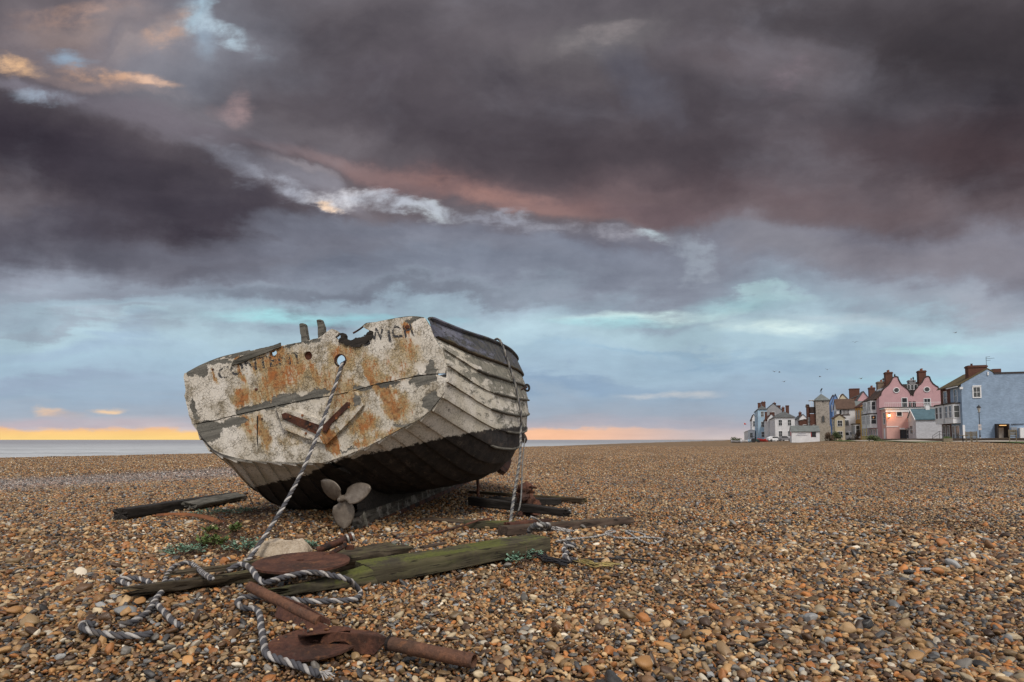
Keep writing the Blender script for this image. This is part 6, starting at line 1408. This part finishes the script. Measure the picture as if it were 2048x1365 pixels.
# lamp post
def thing(name, label, cat, px, depth, py_base=None, z=None, group=None, rot=-ROW):
    p = at(px, 880, depth); zz_ = z if z is not None else g(p.x, p.y)+.04
    return empty(name, Matrix.Translation((p.x, p.y, zz_)) @ Matrix.Rotation(rot, 4, 'Z'), label, cat, group)
lpz = thing('street_lamp', 'old-style black lamp post with lantern in front of the blue house', 'street lamp', 1960.5, 78, z=.85)
def hz(py, d): return HC+(880-py)*d/F*1.0
top = at(1958, 810, 78).z-.85
MB().tube([(0, 0, 0), (0, 0, .7), (0, 0, .75), (0, 0, top-.95)], [.09, .08, .05, .04], 10).build('post', m_black, lpz)
MB().tube([(0, 0, .3), (0, 0, .42)], .10, 10).build('band', m_white, lpz)
ln = MB().tube([(0, 0, top-.95), (0, 0, top-.85), (0, 0, top-.38)], [.05, .10, .19], 4).build('lantern', plain('lantern_glass', (.45, .44, .40), .3), lpz, False)
MB().tube([(0, 0, top-.38), (0, 0, top-.34), (0, 0, top-.12), (0, 0, top-.08), (0, 0, top)], [.26, .26, .10, .03, .02], 8).build('cap', m_black, ln, False); MB().box(-.18, -.02, top-.98, .18, .02, top-.93).build('ladder_bar', m_black, lpz, False)
zs1 = at(1960, 856, 78).z-.85
for k, (dz_, hh) in enumerate(((.28, .28), (-.12, .34))): MB().box(-.17, -.06, zs1+dz_-hh/2, .17, -.04, zs1+dz_+hh/2).build('sign', plain('sign_white', (.5, .46, .44), .7), lpz, False)
def bench(px, depth, label, wdt=.9, rot=R(160)):
    r_ = thing('bench', label, 'bench', px, depth, group='wooden seats on the path', rot=-ROW+rot-math.pi)
    MB().box(-wdt/2, -.25, .40, wdt/2, .22, .45).build('seat', m_bench, r_, False)
    mb = MB()
    for k in range(4): mb.box(-wdt/2, -.32-.02*k, .52+.12*k, wdt/2, -.29-.02*k, .61+.12*k)
    for x in (-wdt/2, wdt/2-.06): mb.box(x, -.40, .42, x+.06, -.27, 1.0)
    mb.build('backrest', m_bench, r_, False)
    for x in (-wdt/2+.03, wdt/2-.09):
        for y in (-.28, .18): MB().box(x, y-.03, 0, x+.06, y+.03, .40).build('leg', m_bench, r_, False)
        MB().box(x-.01, -.28, .60, x+.07, .24, .65).build('armrest', m_bench, r_, False)
bench(1938.5, 59, 'weathered wooden seat left of the lamp post, the left one of the pair', .55); bench(1948, 58, 'weathered wooden seat left of the lamp post, the right one of the pair', .55); bench(2026, 52, 'weathered wooden seat near the lit porch at the right edge', .55)
tb = thing('picnic_table', 'small dark table on one post beside the pair of wooden seats', 'table', 1926, 60); MB().box(-.32, -.3, .62, .32, .3, .68).build('tabletop', m_bench, tb, False); MB().tube([(0, 0, 0), (0, 0, .62)], .05, 8).build('leg', m_black, tb)
pn = thing('planter', 'dark planter full of low green plants before the white store', 'planter', 1895, 66); MB().box(-.42, -.2, 0, .42, .2, .35).build('tub', m_bench, pn, False)
b = MB(); rk = random.Random(3)
def leaves(b, c_, rx, ry, rz, n, sz, rk, squash=1.0):
    for _ in range(n):
        d_ = Vector((rk.gauss(0, 1), rk.gauss(0, 1), rk.gauss(0, 1))).normalized()*(rk.random()**.45); p = Vector(c_)+Vector((d_.x*rx, d_.y*ry, d_.z*rz)); u = Vector((rk.uniform(-1, 1), rk.uniform(-1, 1), rk.uniform(-1, 1))).normalized()*sz; v_ = u.orthogonal().normalized()*sz*.5
        b.add([p, p+u*.5+v_, p+u, p+u*.5-v_], [(0, 1, 2, 3)])
leaves(b, (0, 0, .42), .42, .2, .14, 260, .07, rk); b.build('foliage', m_grn, pn, False, None, fix=False)
rl = thing('hand_railing', 'thin bent metal handrail in front of the white store', 'railing', 1877, 92, z=.85); x1 = 1.45
MB().tube([(-.75, 0, 0), (-.75, 0, .7), (.15, 0, 1.4), (1.0, 0, 1.1)], .03, 6).tube([(-.75, 0, .35), (.15, 0, 1.0), (1.0, 0, .7)], .022, 6).tube([(.15, 0, 0), (.15, 0, 1.4)], .03, 6).tube([(1.0, 0, 0), (1.0, 0, 1.1)], .03, 6).build('rail', m_cope, rl)
fp = thing('flagpole', 'thin flagpole with a small red flag left of the far houses', 'flagpole', 1488.5, 230, z=.8); hp = at(1488, 846, 230).z-.8
MB().tube([(0, 0, 0), (0, 0, hp)], .05, 6).build('pole', m_white, fp); MB().add([(0, 0, hp), (.6, .1, hp-.2), (.9, .0, hp-.6), (0, .02, hp-.75), (0, .03, hp), (.6, .13, hp-.2), (.9, .03, hp-.6), (0, .05, hp-.75)], [(0, 1, 2, 3), (7, 6, 5, 4), (0, 4, 5, 1), (1, 5, 6, 2), (2, 6, 7, 3), (3, 7, 4, 0)]).build('flag', m_red, fp, False)
# shrubs
def shrub(label, px, depth, rx, rz, n, m, seed, z=None):
    s_ = thing('shrub', label, 'shrub', px, depth, z=z, group='shrubs at the back of the beach'); rk = random.Random(seed); b = MB()
    for k in range(6): leaves(b, (rk.uniform(-rx*.7, rx*.7), rk.uniform(-.6, .6), rk.uniform(.3, .75)*rz), rx*.45, rx*.4, rz*.42, n//6, .22, rk)
    b.build('foliage', m, s_, False, None, fix=False); st = MB()
    for k in range(7): st.tube([(rk.uniform(-.1, .1)*rx, 0, 0), (rk.uniform(-.6, .6)*rx, rk.uniform(-.3, .3), rz*.8)], [.04, .015], 5)
    st.build('stems', m_tw, s_)
m_shr = leafmat('leaf_dull_green', (.035, .055, .02), (.10, .115, .045)); m_shb = leafmat('leaf_brown', (.07, .04, .03), (.14, .10, .06))
shrub('dull green rounded shrub at the left end of the town by the flagpole', 1474, 235, 2.6, 1.9, 900, m_shr, 1); shrub('brownish shrub at the right foot of the watch tower', 1660, 124, .9, 1.5, 600, m_shb, 2); shrub('dark green shrub right of the brownish one, by the blue houses', 1673, 124, 1.0, 1.8, 600, m_shr, 3); shrub('reddish-brown bush before the orange house', 1716, 120, .5, 1.8, 300, m_shb, 4); shrub('low green garden bush before the white bays', 1750, 104, 1.3, .9, 500, m_shr, 5)
# vehicles
def wheels(r_, xs_, yw, rad, m=m_black):
    for x in xs_:
        for y in (-yw, yw):
            w_ = MB().tube([(x, y-.09, rad), (x, y+.09, rad)], rad, 14).build('wheel', m, r_, False); MB().tube([(x, y-.10, rad), (x, y+.10, rad)], rad*.5, 10).build('rim', m_collar, w_, False)
def car(name, label, cat, px, depth, prof, glass, half, wx, rad, m, rot, group=None):
    r_ = thing(name, label, cat, px, depth, rot=rot, group=group); bd = MB().prism(prof, -half, half).build('body', m, r_, False); q = bd.modifiers.new('b', 'BEVEL'); q.width = .06; q.segments = 2
    for gpoly in glass: MB().prism(gpoly, -half-.012, half+.012).build('side_window', m_glass, r_, False)
    wheels(r_, wx, half-.06, rad); return r_
vanp = [(-2.4, .35), (2.3, .35), (2.4, .9), (1.9, 1.1), (1.3, 1.95), (1.1, 2.1), (-2.3, 2.15), (-2.4, 2.0)]
v = car('white_van', 'white van parked in front of the timbered house', 'van', 1697, 146, vanp, [[(.3, 1.2), (1.6, 1.2), (1.2, 1.8), (.3, 1.8)], [(-2.0, 1.2), (.1, 1.2), (.1, 1.8), (-2.0, 1.8)]], .95, (-1.5, 1.55), .33, m_white, R(-62)-ROW)
MB().add([(1.93, -.78, 1.12), (1.93, .78, 1.12), (1.36, .72, 1.90), (1.36, -.72, 1.90), (1.90, -.78, 1.10), (1.90, .78, 1.10), (1.33, .72, 1.88), (1.33, -.72, 1.88)], [(0, 1, 2, 3), (7, 6, 5, 4), (0, 4, 5, 1), (1, 5, 6, 2), (2, 6, 7, 3), (3, 7, 4, 0)]).build('windscreen', m_glass, v, False)
carp = [(-2.0, .3), (2.0, .3), (2.05, .75), (1.2, .9), (.6, 1.38), (-1.0, 1.42), (-1.9, 1.0), (-2.05, .8)]; cg = [[(-.95, .95), (.95, .95), (.5, 1.3), (-.8, 1.33)]]
car('white_car', 'white car parked before the hipped white house', 'car', 1549, 178, carp, cg, .85, (-1.25, 1.3), .31, m_white, 0); car('grey_car', 'grey car parked just left of the lookout hut', 'car', 1573, 172, carp, cg, .85, (-1.25, 1.3), .31, w_grey, R(-50))
tr = thing('tractor', 'small dark green beach tractor left of the red boat', 'tractor', 1511, 182); MB().box(-.2, -.3, .5, 1.1, .3, 1.0).build('bonnet', m_shr if False else plain('tractor_green', (.03, .07, .05), .6), tr, False); MB().box(-.9, -.45, .6, -.2, .45, .9).box(-.85, -.4, 1.7, -.2, .4, 1.78).box(-.85, -.4, .9, -.79, -.34, 1.7).box(-.26, -.4, .9, -.2, -.34, 1.7).box(-.85, .34, .9, -.79, .4, 1.7).box(-.26, .34, .9, -.2, .4, 1.7).build('cab', m_black, tr, False)
for (x, rd) in ((-.55, .62), (.8, .38)):
    for y in (-.6, .6): MB().tube([(x, y-.12, rd), (x, y+.12, rd)], rd, 16).build('wheel', m_black, tr, False)
def dinghy(name, label, px, depth, L, wd, ht, m, rot=0.0):
    r_ = thing(name, label, 'boat', px, depth, rot=rot, group='small boats drawn up by the far houses'); n = 12; vs = []
    for i in range(n+1):
        t_ = i/n; k = math.sin(math.pi*min(1, .28+t_*.72))**.6 if t_ < 1 else .03; sheer_ = ht*(1+.35*(2*t_-1)**2)
        for (a, z) in ((1, sheer_), (.92, sheer_*.5), (.5, .1), (0, .0), (-.5, .1), (-.92, sheer_*.5), (-1, sheer_), (-.88, sheer_-.02), (0, sheer_*.35), (.88, sheer_-.02)): vs.append(((t_-.5)*L, a*wd/2*k, z+.1))
    MB().add(vs, [(i*10+a, i*10+(a+1) % 10, (i+1)*10+(a+1) % 10, (i+1)*10+a) for i in range(n) for a in range(10)]+[tuple(range(10))]).build('hull', m, r_); MB().box(-L*.1, -wd*.4, ht*.75, L*.02, wd*.4, ht*.82).build('thwart', m_bench, r_, False); return r_
dinghy('fishing_boat', 'bright red open boat beside the tractor', 1526, 182, 2.9, 1.2, .75, m_red); dinghy('fishing_boat', 'grey open boat leftmost on the beach by the shrub', 1474, 190, 3.4, 1.3, .7, w_grey); d2 = dinghy('fishing_boat', 'white open boat right of the leftmost grey one', 1492, 188, 3.0, 1.3, .75, w_white); dinghy('fishing_boat', 'small pale blue boat just left of the tractor', 1503, 186, 1.8, 1.1, .7, w_pblue)
# a post and a bird-sized lump far out on the shingle
rod('marker_post', 'short dark post sticking out of the shingle left of the lookout hut', 'post', [at(1543, 881, 120)-Vector((0, 0, .3)), at(1543, 881.5, 120)+Vector((0, 0, .1))], .12, m_black)
# gulls
def gull(px, py, depth, bank, flap, sz, label):
    p = at(px, py, depth); r_ = empty('gull', Matrix.Translation(p) @ Matrix.Rotation(bank, 4, 'Z'), label, 'bird', 'gulls flying above the town')
    MB().tube([(-.24, 0, 0), (-.12, 0, .01), (.05, 0, .02), (.16, 0, .03), (.24, 0, .03)], [.015, .05, .065, .045, .01], 8).build('body', plain('gull_grey', (.2, .2, .22), .8), r_)
    for s_ in (-1, 1):
        MB().add([(.08, s_*.05, .03), (-.08, s_*.05, .03), (-.02, s_*.35, .03+flap), (.12, s_*.33, .03+flap), (-.14, s_*.70, .03+flap*.6), (.08, s_*.05, .045), (-.08, s_*.05, .045), (-.02, s_*.35, .045+flap), (.12, s_*.33, .045+flap), (-.14, s_*.70, .04+flap*.6)],
            [(0, 1, 2, 3), (3, 2, 4), (8, 7, 6, 5), (9, 7, 8), (0, 3, 8, 5), (1, 6, 7, 2), (3, 4, 9, 8), (2, 7, 9, 4)]).build('wing', MATS['gull_grey'], r_, False)
    r_.scale = (sz, sz, sz)
for k, (px, py, lb_) in enumerate(((1911, 666, 'lone gull highest in the sky, above the blue house'), (1710, 685, 'gull in clear sky left of the highest gull'), (1549, 744, 'left gull of the close pair above the far houses'), (1559, 745, 'right gull of the close pair above the far houses'),
    (1568, 764, 'gull just under the close pair'), (1655, 740, 'gull above and right of the watch tower'), (1640, 754, 'gull nearest above the weathervane of the watch tower'), (1722, 758, 'gull flying left of the pink house chimney'))):
    gull(px, py, 95, k*.9, .10+.03*(k % 3), .75, lb_)
